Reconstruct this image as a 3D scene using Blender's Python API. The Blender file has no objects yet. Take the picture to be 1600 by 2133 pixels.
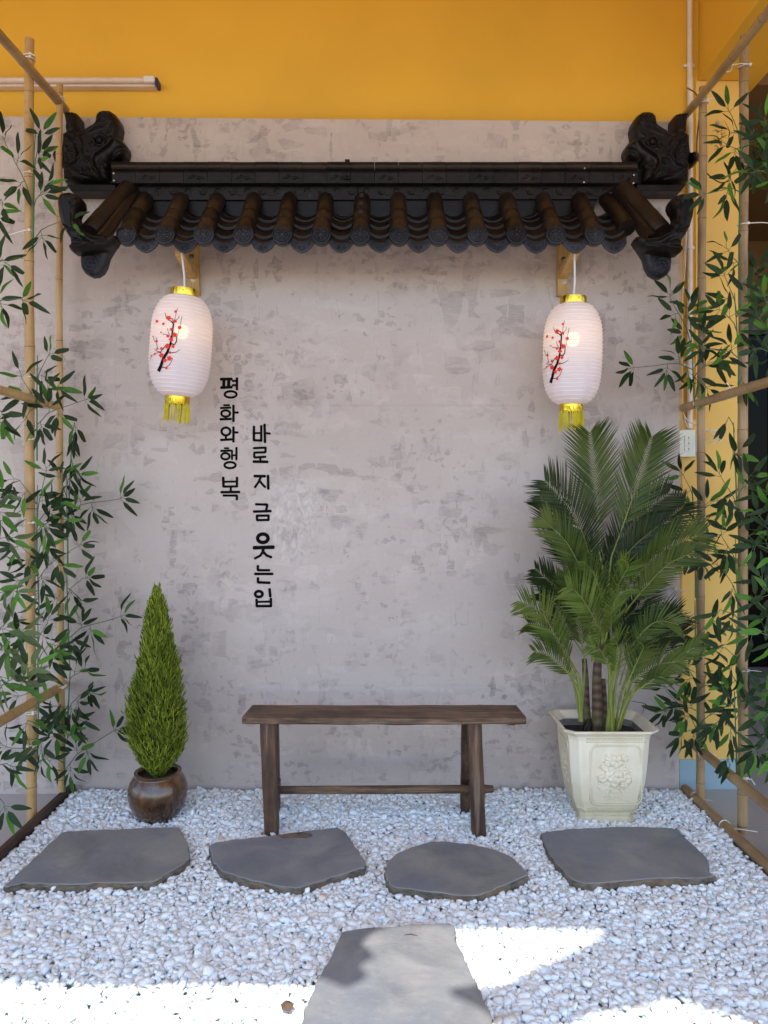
import bpy, bmesh, math, random
import numpy as np
from mathutils import Vector, Matrix

random.seed(7)
np.random.seed(7)
R = math.radians
scene = bpy.context.scene
C = scene.collection

# ------------------------------------------------------------------ camera, light, exposure
CAM_D, CAM_H, FPX = 3.2, 1.26, 1540.0      # metres from the grey wall, eye height, focal length in photo pixels
HX, HY = 800.0, 1035.0                     # the photo's vanishing point
cam_data = bpy.data.cameras.new('camera')
cam_data.sensor_fit = 'HORIZONTAL'
cam_data.sensor_width = 27.0
cam_data.lens = FPX / 1600.0 * 27.0
cam_data.shift_y = -(1066.5 - HY) / 1600.0
cam_data.clip_start = 0.05
cam_data.clip_end = 400
cam = bpy.data.objects.new('camera', cam_data)
cam.location = (0, -CAM_D, CAM_H)
cam.rotation_euler = (R(90), 0, 0)
C.objects.link(cam)
scene.camera = cam

SUN_EL, SUN_AZ = R(57), R(186)
to_sun = Vector((math.sin(SUN_AZ) * math.cos(SUN_EL), math.cos(SUN_AZ) * math.cos(SUN_EL), math.sin(SUN_EL)))
world = bpy.data.worlds.new('World')
scene.world = world
world.use_nodes = True
wn = world.node_tree
wn.nodes.clear()
sky = wn.nodes.new('ShaderNodeTexSky')
sky.sky_type = 'NISHITA'
sky.sun_disc = False
sky.sun_elevation = SUN_EL
sky.sun_rotation = SUN_AZ
sky.dust_density = 0.8
sky.air_density = 1.0
sky.ozone_density = 2.2
bg = wn.nodes.new('ShaderNodeBackground')
bg.inputs['Strength'].default_value = 0.15
wo = wn.nodes.new('ShaderNodeOutputWorld')
wn.links.new(sky.outputs[0], bg.inputs[0])
wn.links.new(bg.outputs[0], wo.inputs[0])
sun_d = bpy.data.lights.new('sun', 'SUN')
sun_d.energy = 2.0
sun_d.angle = R(0.53)
sun_d.color = (1.0, 0.97, 0.92)
sun = bpy.data.objects.new('sun', sun_d)
sun.rotation_euler = (-to_sun).to_track_quat('-Z', 'Y').to_euler()
sun.location = to_sun * 10
C.objects.link(sun)
scene.view_settings.view_transform = 'Standard'
scene.view_settings.look = 'None'
scene.view_settings.gamma = 1
scene.view_settings.exposure = 1.45
scene.view_settings.use_curve_mapping = False
scene.render.engine = 'CYCLES'
scene.cycles.max_bounces = 7
scene.cycles.diffuse_bounces = 4
scene.cycles.transparent_max_bounces = 8
scene.cycles.glossy_bounces = 3
scene.cycles.transmission_bounces = 4
scene.cycles.use_denoising = True

# ------------------------------------------------------------------ helpers
def W(px, py, Y):
    """photo pixel -> point on the plane at depth Y"""
    d = Y + CAM_D
    return Vector(((px - HX) * d / FPX, Y, CAM_H - (py - HY) * d / FPX))
def G(px, py, z=0.0):
    """photo pixel -> point on the horizontal plane at height z"""
    d = (CAM_H - z) * FPX / (py - HY)
    return Vector(((px - HX) * d / FPX, d - CAM_D, z))

def empty(name, loc, label, cat, group=None):
    o = bpy.data.objects.new(name, None)
    o.empty_display_size = 0.1
    o.location = loc
    C.objects.link(o)
    return tag(o, label, cat, group)
def tag(o, label, cat=None, group=None, kind=None):
    if label: o['label'] = label
    if cat: o['category'] = cat
    if group: o['group'] = group
    if kind: o['kind'] = kind
    return o
def world_loc(o):
    v = Vector((0, 0, 0))
    while o is not None:
        v += o.location
        o = o.parent
    return v

class MB:
    def __init__(self):
        self.v = []; self.f = []; self.fm = []
    def add(self, vs, fs, m=0):
        b = len(self.v)
        self.v.extend([tuple(p) for p in vs])
        for q in fs:
            self.f.append([b + i for i in q]); self.fm.append(m)
    def box(self, lo, hi, m=0):
        x0, y0, z0 = lo; x1, y1, z1 = hi
        vs = [(x0,y0,z0),(x1,y0,z0),(x1,y1,z0),(x0,y1,z0),(x0,y0,z1),(x1,y0,z1),(x1,y1,z1),(x0,y1,z1)]
        self.hexa(vs, m)
    def hexa(self, vs, m=0):
        self.add(vs, [(0,3,2,1),(4,5,6,7),(0,1,5,4),(1,2,6,5),(2,3,7,6),(3,0,4,7)], m)
    def tube(self, pts, rad, n=8, cap=True, m=0, flat=1.0, up=None):
        pts = [Vector(p) for p in pts]
        k = len(pts)
        rs = rad if hasattr(rad, '__len__') else [rad] * k
        t0 = (pts[1] - pts[0]).normalized()
        a = Vector(up) if up is not None else (Vector((0,0,1)) if abs(t0.z) < .9 else Vector((0,1,0)))
        nrm = (a - t0 * a.dot(t0)).normalized()
        vs = []
        for i in range(k):
            t = (pts[min(i+1,k-1)] - pts[max(i-1,0)]).normalized()
            nrm = (nrm - t * nrm.dot(t)).normalized()
            bn = t.cross(nrm)
            for j in range(n):
                an = 2*math.pi*j/n
                vs.append(pts[i] + (nrm*math.cos(an)*flat + bn*math.sin(an)) * rs[i])
        fs = []
        for i in range(k-1):
            for j in range(n):
                fs.append((i*n+j, i*n+(j+1)%n, (i+1)*n+(j+1)%n, (i+1)*n+j))
        if cap:
            fs.append(tuple(range(n-1,-1,-1))); fs.append(tuple((k-1)*n+j for j in range(n)))
        self.add(vs, fs, m)
    def lathe(self, prof, c=(0,0,0), n=32, m=0, axis=None, wob=None):
        vs = []; fs = []
        for i, (r, z) in enumerate(prof):
            for j in range(n):
                an = 2*math.pi*j/n
                rr = r * (wob(an, i) if wob else 1)
                vs.append((c[0]+rr*math.cos(an), c[1]+rr*math.sin(an), c[2]+z))
        for i in range(len(prof)-1):
            for j in range(n):
                fs.append((i*n+j, i*n+(j+1)%n, (i+1)*n+(j+1)%n, (i+1)*n+j))
        self.add(vs, fs, m)
    def prism(self, poly, z0, z1, m=0):
        n = len(poly)
        vs = [(p[0],p[1],z0) for p in poly] + [(p[0],p[1],z1) for p in poly]
        fs = [tuple(range(n-1,-1,-1)), tuple(range(n,2*n))] + [(i,(i+1)%n,n+(i+1)%n,n+i) for i in range(n)]
        self.add(vs, fs, m)
    def sphere(self, c, r, sx=1, sy=1, sz=1, n=10, k=6, m=0):
        vs = []; fs = []
        for i in range(1, k):
            th = math.pi*i/k
            for j in range(n):
                an = 2*math.pi*j/n
                vs.append((c[0]+r*sx*math.sin(th)*math.cos(an), c[1]+r*sy*math.sin(th)*math.sin(an), c[2]+r*sz*math.cos(th)))
        a = len(vs); vs.append((c[0],c[1],c[2]+r*sz)); vs.append((c[0],c[1],c[2]-r*sz))
        for i in range(k-2):
            for j in range(n):
                fs.append((i*n+j,(i+1)*n+j,(i+1)*n+(j+1)%n,i*n+(j+1)%n))
        for j in range(n):
            fs.append((a, j, (j+1)%n)); fs.append((a+1, (k-2)*n+(j+1)%n, (k-2)*n+j))
        self.add(vs, fs, m)
    def mesh(self, name, mats, off=(0,0,0), smooth=None):
        me = bpy.data.meshes.new(name)
        off = Vector(off)
        me.from_pydata([tuple(Vector(p) - off) for p in self.v], [], self.f)
        for mm in (mats if isinstance(mats, (list, tuple)) else [mats]):
            me.materials.append(mm)
        if any(self.fm):
            me.polygons.foreach_set('material_index', self.fm)
        bm = bmesh.new(); bm.from_mesh(me)
        bmesh.ops.recalc_face_normals(bm, faces=bm.faces)
        bm.to_mesh(me); bm.free()
        if smooth:
            me.polygons.foreach_set('use_smooth', [True]*len(me.polygons))
            if smooth < 179: me.set_sharp_from_angle(angle=R(smooth))
        return me
    def build(self, name, mats, parent=None, smooth=None, label=None, loc=None, bevel=0, bseg=2):
        """one linked mesh object; its vertices were given in world coordinates"""
        if parent is not None:
            pl = world_loc(parent); o_loc = (0,0,0)
            base = pl
        else:
            base = Vector(loc) if loc is not None else Vector((0,0,0)); o_loc = base
        me = self.mesh(name, mats, base, smooth)
        o = bpy.data.objects.new(name, me)
        o.location = o_loc
        C.objects.link(o)
        o.parent = parent
        if label: o['label'] = label
        if bevel:
            b = o.modifiers.new('edge', 'BEVEL'); b.width = bevel; b.segments = bseg; b.limit_method = 'ANGLE'; b.angle_limit = R(35)
        return o

def inst(name, me, loc=(0,0,0), parent=None, rot=None, scale=None):
    """linked-mesh copy placed in its parent's space; loc is a world position"""
    o = bpy.data.objects.new(name, me)
    C.objects.link(o)
    o.parent = parent
    o.location = Vector(loc) - (world_loc(parent) if parent else Vector((0,0,0)))
    if rot is not None: o.rotation_euler = rot
    if scale is not None: o.scale = scale
    return o

# ------------------------------------------------------------------ materials
class NT:
    def __init__(self, name):
        self.m = bpy.data.materials.new(name); self.m.use_nodes = True
        self.t = self.m.node_tree; self.t.nodes.clear()
        self.out = self.n('ShaderNodeOutputMaterial')
        self.b = self.n('ShaderNodeBsdfPrincipled')
        self.l(self.b.outputs[0], self.out.inputs[0])
    def n(self, ty, **kw):
        x = self.t.nodes.new(ty)
        for k, v in kw.items(): setattr(x, k, v)
        return x
    def l(self, a, b): self.t.links.new(a, b)
    def val(self, sock, v):
        if hasattr(v, 'is_output') or isinstance(v, bpy.types.NodeSocket): self.l(v, sock)
        elif isinstance(v, (tuple, list)) and len(v) == 3 and sock.type == 'RGBA': sock.default_value = (*v, 1)
        else: sock.default_value = v
    def noise(self, vec, scale, detail=3, rough=.55, dist=0):
        x = self.n('ShaderNodeTexNoise'); self.l(vec, x.inputs['Vector'])
        x.inputs['Scale'].default_value = scale; x.inputs['Detail'].default_value = detail
        x.inputs['Roughness'].default_value = rough; x.inputs['Distortion'].default_value = dist
        return x
    def voro(self, vec, scale, feature='F1', metric='EUCLIDEAN', rnd=1):
        x = self.n('ShaderNodeTexVoronoi', feature=feature)
        if feature != 'DISTANCE_TO_EDGE': x.distance = metric
        self.l(vec, x.inputs['Vector']); x.inputs['Scale'].default_value = scale
        x.inputs['Randomness'].default_value = rnd
        return x
    def mapping(self, vec, scale=(1,1,1), rot=(0,0,0), loc=(0,0,0)):
        x = self.n('ShaderNodeMapping'); self.l(vec, x.inputs[0])
        x.inputs['Scale'].default_value = scale; x.inputs['Rotation'].default_value = rot; x.inputs['Location'].default_value = loc
        return x.outputs[0]
    def ramp(self, fac, stops):
        x = self.n('ShaderNodeValToRGB'); self.l(fac, x.inputs[0])
        e = x.color_ramp.elements
        while len(e) < len(stops): e.new(.5)
        for el, (p, c) in zip(e, stops):
            el.position = p; el.color = (c, c, c, 1) if not isinstance(c, (tuple, list)) else (*c, 1)
        return x.outputs[0]
    def mix(self, fac, a, b, mode='MIX'):
        x = self.n('ShaderNodeMix', data_type='RGBA', blend_type=mode)
        self.val(x.inputs[0], fac); self.val(x.inputs[6], a); self.val(x.inputs[7], b)
        return x.outputs[2]
    def math(self, op, a, b=0.0, c=None):
        x = self.n('ShaderNodeMath', operation=op)
        self.val(x.inputs[0], a); self.val(x.inputs[1], b)
        if c is not None: self.val(x.inputs[2], c)
        return x.outputs[0]
    def bump(self, h, strength=.3, dist=.01):
        x = self.n('ShaderNodeBump'); x.inputs['Strength'].default_value = strength; x.inputs['Distance'].default_value = dist
        self.l(h, x.inputs['Height']); self.l(x.outputs[0], self.b.inputs['Normal'])
        return x
    def set(self, **kw):
        names = dict(color='Base Color', rough='Roughness', metal='Metallic', spec='Specular IOR Level', coat='Coat Weight', coatr='Coat Roughness')
        for k, v in kw.items(): self.val(self.b.inputs[names[k]], v)
        return self
    def pos(self): return self.n('ShaderNodeNewGeometry').outputs['Position']
    def obj(self): return self.n('ShaderNodeTexCoord').outputs['Object']

def simple(name, c, rough=.5, var=.15, scale=20, bump=0, bscale=80, metal=0, spec=.5, coat=0, bdist=.002):
    t = NT(name); p = t.pos()
    nz = t.noise(p, scale, 4)
    lo = tuple(x*(1-var) for x in c); hi = tuple(min(1, x*(1+var)) for x in c)
    t.set(color=t.mix(t.ramp(nz.outputs[0], [(.35,0),(.65,1)]), lo, hi), rough=rough, metal=metal, spec=spec, coat=coat)
    if bump: t.bump(t.noise(p, bscale, 4).outputs[0], bump, bdist)
    return t.m

M = {}
def plaster_mat():
    t = NT('trowelled_grey_plaster'); p = t.pos()
    warp = t.noise(p, 3.0, 3)
    sc = t.n('ShaderNodeVectorMath', operation='SCALE'); t.l(warp.outputs['Color'], sc.inputs[0]); sc.inputs['Scale'].default_value = .22
    ad = t.n('ShaderNodeVectorMath', operation='ADD'); t.l(p, ad.inputs[0]); t.l(sc.outputs[0], ad.inputs[1])
    w2 = t.noise(p, 28, 3)
    sc2 = t.n('ShaderNodeVectorMath', operation='SCALE'); t.l(w2.outputs['Color'], sc2.inputs[0]); sc2.inputs['Scale'].default_value = .035
    ad2 = t.n('ShaderNodeVectorMath', operation='ADD'); t.l(ad.outputs[0], ad2.inputs[0]); t.l(sc2.outputs[0], ad2.inputs[1])
    q = ad2.outputs[0]
    big = t.noise(p, .9, 4)
    base = t.mix(t.ramp(big.outputs[0], [(.35,0),(.65,1)]), (.465,.392,.355), (.535,.462,.425))
    col = base; hsum = None
    # overlapping trowel marks: angular flakes cut by two crossing knife grids, at four sizes and angles
    wsm = t.noise(p, 22, 3)
    s3 = t.n('ShaderNodeVectorMath', operation='SCALE'); t.l(wsm.outputs['Color'], s3.inputs[0]); s3.inputs['Scale'].default_value = .022
    s4 = t.n('ShaderNodeVectorMath', operation='ADD'); t.l(p, s4.inputs[0]); t.l(s3.outputs[0], s4.inputs[1])
    qq = s4.outputs[0]
    specs = [(7,(1,1,.50),.85,.74,.45,.91),(14,(1,1,.42),-.75,.80,.50,.82),(24,(.45,1,1),.60,.78,.45,.79),(36,(1,1,.35),1.0,.80,.45,.74),(30,(.25,1,1),-.9,.80,.3,.78),(48,(.6,1,1),.2,.84,.3,.76),(9,(.40,1,1),1.15,.72,.40,1.10),(18,(.3,1,1),-.35,.80,.35,1.12)]
    for i,(s,sc_,rot,th,th2,mul) in enumerate(specs):
        v = t.voro(t.mapping(qq, sc_, (0,rot,0), (i*3.7,0,i*1.9)), s)
        sep = t.n('ShaderNodeSeparateColor'); t.l(v.outputs['Color'], sep.inputs[0])
        v2 = t.voro(t.mapping(qq, (sc_[2],1,sc_[0]), (0,rot+.9,0), (i*1.3,0,i*5.1)), s*1.35)
        sep2 = t.n('ShaderNodeSeparateColor'); t.l(v2.outputs['Color'], sep2.inputs[0])
        cell = t.math('MULTIPLY', t.math('GREATER_THAN', sep.outputs[0], th), t.math('GREATER_THAN', sep2.outputs[1], th2))
        reg = t.ramp(t.noise(t.mapping(p, (1,1,1), (0,0,0), (i*7.3,0,2.1*i)), 1.9, 4, .6).outputs[0], [(.48,0),(.58,1)])
        grain = t.ramp(t.noise(t.mapping(p, (1,1,5), (0,rot,0)), 26, 4, .7).outputs[0], [(.30,.15),(.55,1)])
        f = t.math('MULTIPLY', t.math('MULTIPLY', cell, reg), grain)
        tint = (mul*.995, mul*.99, mul*1.0)
        col = t.mix(f, col, t.mix(1.0, col, tint, 'MULTIPLY'))
        hsum = f if hsum is None else t.math('ADD', hsum, f)
    # long thin knife scratches, dark and pale
    for i,(rot,mul) in enumerate(((.5,.78),(-.9,.80),(.1,1.12),(1.3,1.10))):
        v = t.voro(t.mapping(qq, (1,1,.12), (0,rot,0), (i*2.3,0,i)), 9, 'DISTANCE_TO_EDGE')
        ln = t.ramp(v.outputs[0], [(0,1),(.018,0)])
        reg = t.ramp(t.noise(t.mapping(p, (1,1,1), (0,0,0), (4*i,0,9)), 6, 4, .65).outputs[0], [(.56,0),(.62,1)])
        f = t.math('MULTIPLY', t.math('MULTIPLY', ln, reg), .8)
        col = t.mix(f, col, t.mix(1.0, col, (mul,mul,mul), 'MULTIPLY'))
        hsum = t.math('ADD', hsum, f)
    # one roughly patched area where the coat was dabbed on
    g0 = t.n('ShaderNodeVectorMath', operation='DISTANCE'); t.l(t.mapping(p, (1,0,.62)), g0.inputs[0]); g0.inputs[1].default_value = (-.40,0,1.17*.62)
    dab = t.ramp(t.math('ADD', g0.outputs['Value'], t.math('MULTIPLY', t.noise(p, 9, 4).outputs[0], .10)), [(.12,1),(.20,0)])
    nd = t.noise(t.mapping(p, (1.6,1,1), (0,.4,0)), 22, 6, .7, 1.2)
    col = t.mix(t.math('MULTIPLY', dab, .75), col, t.mix(t.ramp(nd.outputs[0], [(.35,0),(.62,1)]), (.37,.32,.30), (.64,.57,.53)))
    # pale burnished veils
    v = t.noise(t.mapping(q, (1,1,2.2), (0,.5,0)), 5, 6, .62)
    col = t.mix(t.math('MULTIPLY', t.ramp(v.outputs[0], [(.54,0),(.60,1)]), .22), col, (.60,.53,.495))
    g = t.noise(t.mapping(p, (1,1,1)), 60, 3)
    col = t.mix(.12, col, g.outputs['Color'], 'SOFT_LIGHT')
    t.set(color=col, rough=t.ramp(v.outputs[0], [(.3,.62),(.7,.42)]), spec=.35)
    h = t.math('ADD', t.math('ADD', t.math('MULTIPLY', hsum, -.5), t.math('MULTIPLY', v.outputs[0], 1.2)), t.math('MULTIPLY', t.math('MULTIPLY', dab, nd.outputs[0]), 3.0))
    t.bump(h, .35, .004)
    return t.m
M['plaster'] = plaster_mat()

def painted_wall(name, c):
    t = NT(name); p = t.pos()
    n1 = t.noise(p, 1.4, 5); n2 = t.noise(t.mapping(p, (1,1,.3)), 6, 4)
    col = t.mix(t.ramp(n1.outputs[0], [(.3,0),(.7,1)]), tuple(x*.90 for x in c), tuple(min(1,x*1.05) for x in c))
    col = t.mix(t.math('MULTIPLY', t.ramp(n2.outputs[0], [(.6,0),(.8,1)]), .18), col, tuple(x*.8 for x in c))
    t.set(color=col, rough=.62, spec=.3)
    t.bump(t.noise(p, 130, 4).outputs[0], .12, .002)
    return t.m
M['yellow'] = painted_wall('ochre_yellow_wall_paint', (.76,.425,.042))
M['cream_yellow'] = painted_wall('pale_yellow_column_paint', (.78,.50,.13))
def stain_column():
    m = M['cream_yellow']; tr = m.node_tree; b = [x for x in tr.nodes if x.type == 'BSDF_PRINCIPLED'][0]
    src = b.inputs['Base Color'].links[0].from_socket
    g = tr.nodes.new('ShaderNodeNewGeometry'); mp = tr.nodes.new('ShaderNodeMapping'); tr.links.new(g.outputs['Position'], mp.inputs[0]); mp.inputs['Scale'].default_value = (1,0,.38)
    ds = tr.nodes.new('ShaderNodeVectorMath'); ds.operation = 'DISTANCE'; tr.links.new(mp.outputs[0], ds.inputs[0]); ds.inputs[1].default_value = (1.475,0,2.845*.38)
    nz = tr.nodes.new('ShaderNodeTexNoise'); tr.links.new(g.outputs['Position'], nz.inputs['Vector']); nz.inputs['Scale'].default_value = 70; nz.inputs['Detail'].default_value = 5
    r1 = tr.nodes.new('ShaderNodeMapRange'); tr.links.new(ds.outputs['Value'], r1.inputs[0]); r1.inputs[1].default_value = .012; r1.inputs[2].default_value = .034; r1.inputs[3].default_value = 1; r1.inputs[4].default_value = 0
    r2 = tr.nodes.new('ShaderNodeMapRange'); tr.links.new(nz.outputs[0], r2.inputs[0]); r2.inputs[1].default_value = .50; r2.inputs[2].default_value = .56
    mu = tr.nodes.new('ShaderNodeMath'); mu.operation = 'MULTIPLY'; tr.links.new(r1.outputs[0], mu.inputs[0]); tr.links.new(r2.outputs[0], mu.inputs[1])
    mx = tr.nodes.new('ShaderNodeMix'); mx.data_type = 'RGBA'; tr.links.new(mu.outputs[0], mx.inputs[0]); tr.links.new(src, mx.inputs[6]); mx.inputs[7].default_value = (.22,.09,.02,1)
    tr.links.new(mx.outputs[2], b.inputs['Base Color'])
stain_column()
M['skirt_blue'] = painted_wall('pale_blue_skirting_paint', (.30,.42,.47))
M['ceiling'] = painted_wall('warm_ceiling_paint', (.70,.45,.15))

def wood(name, c1, c2, axis='X', scale=1.0, rough=.6, bump=.5, spots=True):
    t = NT(name); p = t.obj()
    s = {'X': (.06,1,1), 'Y': (1,.06,1), 'Z': (1,1,.06)}[axis]
    mp = t.mapping(p, s)
    n1 = t.noise(mp, 60*scale, 6, .65, .4)
    n2 = t.noise(mp, 220*scale, 4, .6)
    big = t.noise(p, 7, 4)
    col = t.mix(t.ramp(n1.outputs[0], [(.32,0),(.68,1)]), c1, c2)
    col = t.mix(t.math('MULTIPLY', t.ramp(n2.outputs[0], [(.45,0),(.62,1)]), .45), col, tuple(x*.5 for x in c1))
    col = t.mix(t.math('MULTIPLY', t.ramp(big.outputs[0], [(.45,0),(.65,1)]), .6), col, tuple(x*.55 for x in c1))
    if spots:
        sp = t.voro(p, 38)
        col = t.mix(t.math('MULTIPLY', t.ramp(sp.outputs['Distance'], [(.06,1),(.10,0)]), .7), col, (.01,.008,.006))
        hi = t.noise(t.mapping(p, s, (0,0,0), (3,1,5)), 25, 4)
        col = t.mix(t.math('MULTIPLY', t.ramp(hi.outputs[0], [(.60,0),(.74,1)]), .55), col, (.36,.27,.19))
    t.set(color=col, rough=rough, spec=.35)
    t.bump(n1.outputs[0], bump, .003)
    return t.m
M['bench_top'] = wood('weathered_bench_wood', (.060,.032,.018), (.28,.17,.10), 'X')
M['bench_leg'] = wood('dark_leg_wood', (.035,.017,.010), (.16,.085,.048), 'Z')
M['kerb'] = wood('brown_kerb_wood', (.055,.03,.02), (.11,.06,.04), 'Y', spots=False)
M['pine'] = wood('yellow_pine', (.50,.30,.10), (.62,.40,.15), 'Z', .6, .45, .1, spots=False)

def bamboo_mat(name, lo, hi):
    t = NT(name); p = t.pos(); o = t.obj()
    n1 = t.noise(p, 5, 4); n2 = t.noise(t.mapping(o, (1,1,.05)), 90, 4)
    n3 = t.noise(p, 46, 5, .7)
    col = t.mix(t.ramp(n1.outputs[0], [(.35,0),(.66,1)]), lo, hi)
    col = t.mix(t.math('MULTIPLY', t.ramp(n2.outputs[0], [(.5,0),(.7,1)]), .35), col, tuple(x*.62 for x in lo))
    col = t.mix(t.math('MULTIPLY', t.ramp(n3.outputs[0], [(.60,0),(.70,1)]), .55), col, (.16,.08,.035))
    t.set(color=col, rough=.38, spec=.45)
    t.bump(n2.outputs[0], .15, .001)
    return t.m
M['bamboo'] = bamboo_mat('yellow_bamboo', (.44,.26,.10), (.56,.37,.16))
M['bamboo_old'] = bamboo_mat('brown_bamboo', (.27,.165,.08), (.42,.28,.14))
M['node'] = simple('bamboo_node', (.14,.08,.04), .6)

def roof_mat(name, c, hi, rough):
    t = NT(name); p = t.pos()
    n = t.noise(p, 14, 5, .6); n2 = t.noise(p, 160, 3)
    oi = t.n('ShaderNodeObjectInfo')
    col = t.mix(t.ramp(n.outputs[0], [(.38,0),(.70,1)]), c, hi)
    col = t.mix(1.0, col, t.mix(oi.outputs['Random'], (.65,.65,.68), (1.5,1.45,1.4)), 'MULTIPLY')
    dust = t.noise(p, 34, 5, .7)
    col = t.mix(t.math('MULTIPLY', t.ramp(dust.outputs[0], [(.56,0),(.72,1)]), .22), col, (.10,.085,.07))
    t.set(color=col, rough=t.ramp(n.outputs[0], [(.3,rough),(.7,rough+.14)]), spec=.24)
    t.bump(n2.outputs[0], .12, .001)
    return t.m
M['tile'] = roof_mat('dark_roof_resin', (.006,.0045,.0045), (.012,.008,.007), .30)
M['tile_warm_sheen'] = roof_mat('brown_tile_warm_sheen', (.012,.008,.006), (.024,.015,.010), .33)  # browner than the resin: warm reflection on the cover tiles put into colour
M['tile_end'] = roof_mat('blue_black_tile_end', (.014,.015,.020), (.032,.034,.043), .28)
M['screw'] = simple('screw_steel', (.45,.44,.42), .35, metal=1)
M['gold'] = simple('gold_foil', (.72,.46,.05), .18, .1, 60, .15, 90, metal=1)
M['tassel'] = simple('yellow_tassel_thread', (.62,.53,.02), .7)
M['white_plastic'] = simple('white_plastic', (.72,.69,.64), .4, .05)
M['switch_plastic'] = simple('ivory_switch_plastic', (.66,.66,.56), .35, .04)
M['pipe'] = simple('pale_conduit_plastic', (.70,.62,.56), .45, .06)
M['tube_cream'] = simple('white_lamp_batten_warm_cast', (.66,.52,.42), .4, .05)  # white lamp; the warm cast of light on it is put into the tan
M['cable'] = simple('white_cable', (.72,.69,.66), .5, .05)
M['tie'] = simple('white_cable_tie', (.78,.74,.68), .4, .05)
M['blue_plastic'] = simple('dark_blue_plastic', (.02,.02,.10), .4)
M['dark'] = simple('dark_slot', (.02,.02,.02), .6)
M['ink'] = simple('black_vinyl_lettering', (.004,.003,.003), .7, spec=.08)
M['red'] = simple('red_print', (.75,.02,.015), .6, .05)
M['branch_ink'] = simple('black_brown_print', (.010,.004,.004), .7, spec=.1)
M['soil'] = simple('dark_soil', (.03,.022,.016), .9, .4, 60, .8, 120)
M['green_plastic'] = simple('green_plastic_stem', (.035,.16,.055), .4)
M['twig'] = simple('dull_green_twig', (.08,.13,.06), .5)

def leaf_mat(name, c, vein, trans=.15):
    t = NT(name); p = t.pos(); o = t.obj()
    oi = t.n('ShaderNodeObjectInfo')
    n = t.noise(t.mapping(o, (1,.15,1)), 260, 3)
    col = t.mix(oi.outputs['Random'], tuple(x*.62 for x in c), tuple(x*1.35 for x in c))
    col = t.mix(t.math('MULTIPLY', t.ramp(n.outputs[0], [(.5,0),(.62,1)]), .5), col, vein)
    t.set(color=col, rough=.5, spec=.16)
    tr = t.n('ShaderNodeBsdfTranslucent'); t.l(col, tr.inputs[0])
    mx = t.n('ShaderNodeMixShader'); mx.inputs[0].default_value = trans
    t.l(t.b.outputs[0], mx.inputs[1]); t.l(tr.outputs[0], mx.inputs[2]); t.l(mx.outputs[0], t.out.inputs[0])
    t.bump(n.outputs[0], .2, .001)
    return t.m
M['leaf'] = leaf_mat('dark_fabric_leaf', (.024,.046,.017), (.044,.068,.026))
M['leaf_bright'] = leaf_mat('bright_green_fabric_leaf', (.085,.21,.030), (.13,.27,.06), .3)
M['leaf_olive'] = leaf_mat('faded_olive_fabric_leaf', (.10,.14,.055), (.16,.20,.09), .3)

def island_leaf(name, a, b, rough=.45, trans=.25, tip=None):
    t = NT(name); g = t.n('ShaderNodeNewGeometry')
    col = t.mix(g.outputs['Random Per Island'], a, b)
    n = t.noise(g.outputs['Position'], 9, 3)
    col = t.mix(t.math('MULTIPLY', t.ramp(n.outputs[0], [(.45,0),(.62,1)]), .5), col, tip or b)
    t.set(color=col, rough=rough, spec=.4)
    tr = t.n('ShaderNodeBsdfTranslucent'); t.l(col, tr.inputs[0])
    mx = t.n('ShaderNodeMixShader'); mx.inputs[0].default_value = trans
    t.l(t.b.outputs[0], mx.inputs[1]); t.l(tr.outputs[0], mx.inputs[2]); t.l(mx.outputs[0], t.out.inputs[0])
    return t.m
M['palm_dark'] = island_leaf('dark_palm_leaflet', (.011,.025,.006), (.028,.052,.011), tip=(.05,.075,.015))
M['palm_mid'] = island_leaf('green_palm_leaflet', (.036,.066,.010), (.085,.125,.018), tip=(.13,.155,.025))
M['palm_light'] = island_leaf('light_palm_leaflet', (.060,.110,.014), (.13,.19,.026), tip=(.18,.22,.035))
M['rachis'] = simple('yellow_green_frond_stalk', (.20,.23,.045), .45)
M['cane'] = None
M['sprig'] = island_leaf('lime_conifer_sprig', (.055,.10,.012), (.52,.60,.06), .5, .25, tip=(.14,.20,.022))
M['sprig_brown'] = simple('conifer_inner_brown', (.03,.03,.012), .8)

def cane_mat():
    t = NT('ringed_palm_cane'); p = t.pos()
    w = t.n('ShaderNodeTexWave', wave_type='BANDS', bands_direction='Z'); t.l(p, w.inputs[0]); w.inputs['Scale'].default_value = 9; w.inputs['Distortion'].default_value = 2.5
    col = t.mix(w.outputs[0], (.055,.03,.02), (.16,.095,.06))
    col = t.mix(t.math('MULTIPLY', t.ramp(t.noise(p, 12, 3).outputs[0], [(.5,0),(.62,1)]), .6), col, (.13,.14,.03))
    t.set(color=col, rough=.6); t.bump(w.outputs[0], .4, .004)
    return t.m
M['cane'] = cane_mat()

def pebble_mat():
    t = NT('white_marble_pebbles'); g = t.n('ShaderNodeNewGeometry')
    r = g.outputs['Random Per Island']
    col = t.ramp(r, [(0,(.74,.80,.83)),(.2,(.81,.87,.89)),(.6,(.84,.90,.91)),(.95,(.88,.89,.86)),(.985,(.74,.66,.55)),(.99,(.78,.79,.77)),(.998,(.45,.60,.54))])
    n = t.noise(g.outputs['Position'], 70, 4)
    col = t.mix(t.math('MULTIPLY', t.ramp(n.outputs[0], [(.5,0),(.7,1)]), .12), col, (.68,.72,.74))
    t.set(color=col, rough=.48, spec=.35)
    t.bump(n.outputs[0], .12, .002)
    return t.m
M['pebble'] = pebble_mat()

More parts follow.
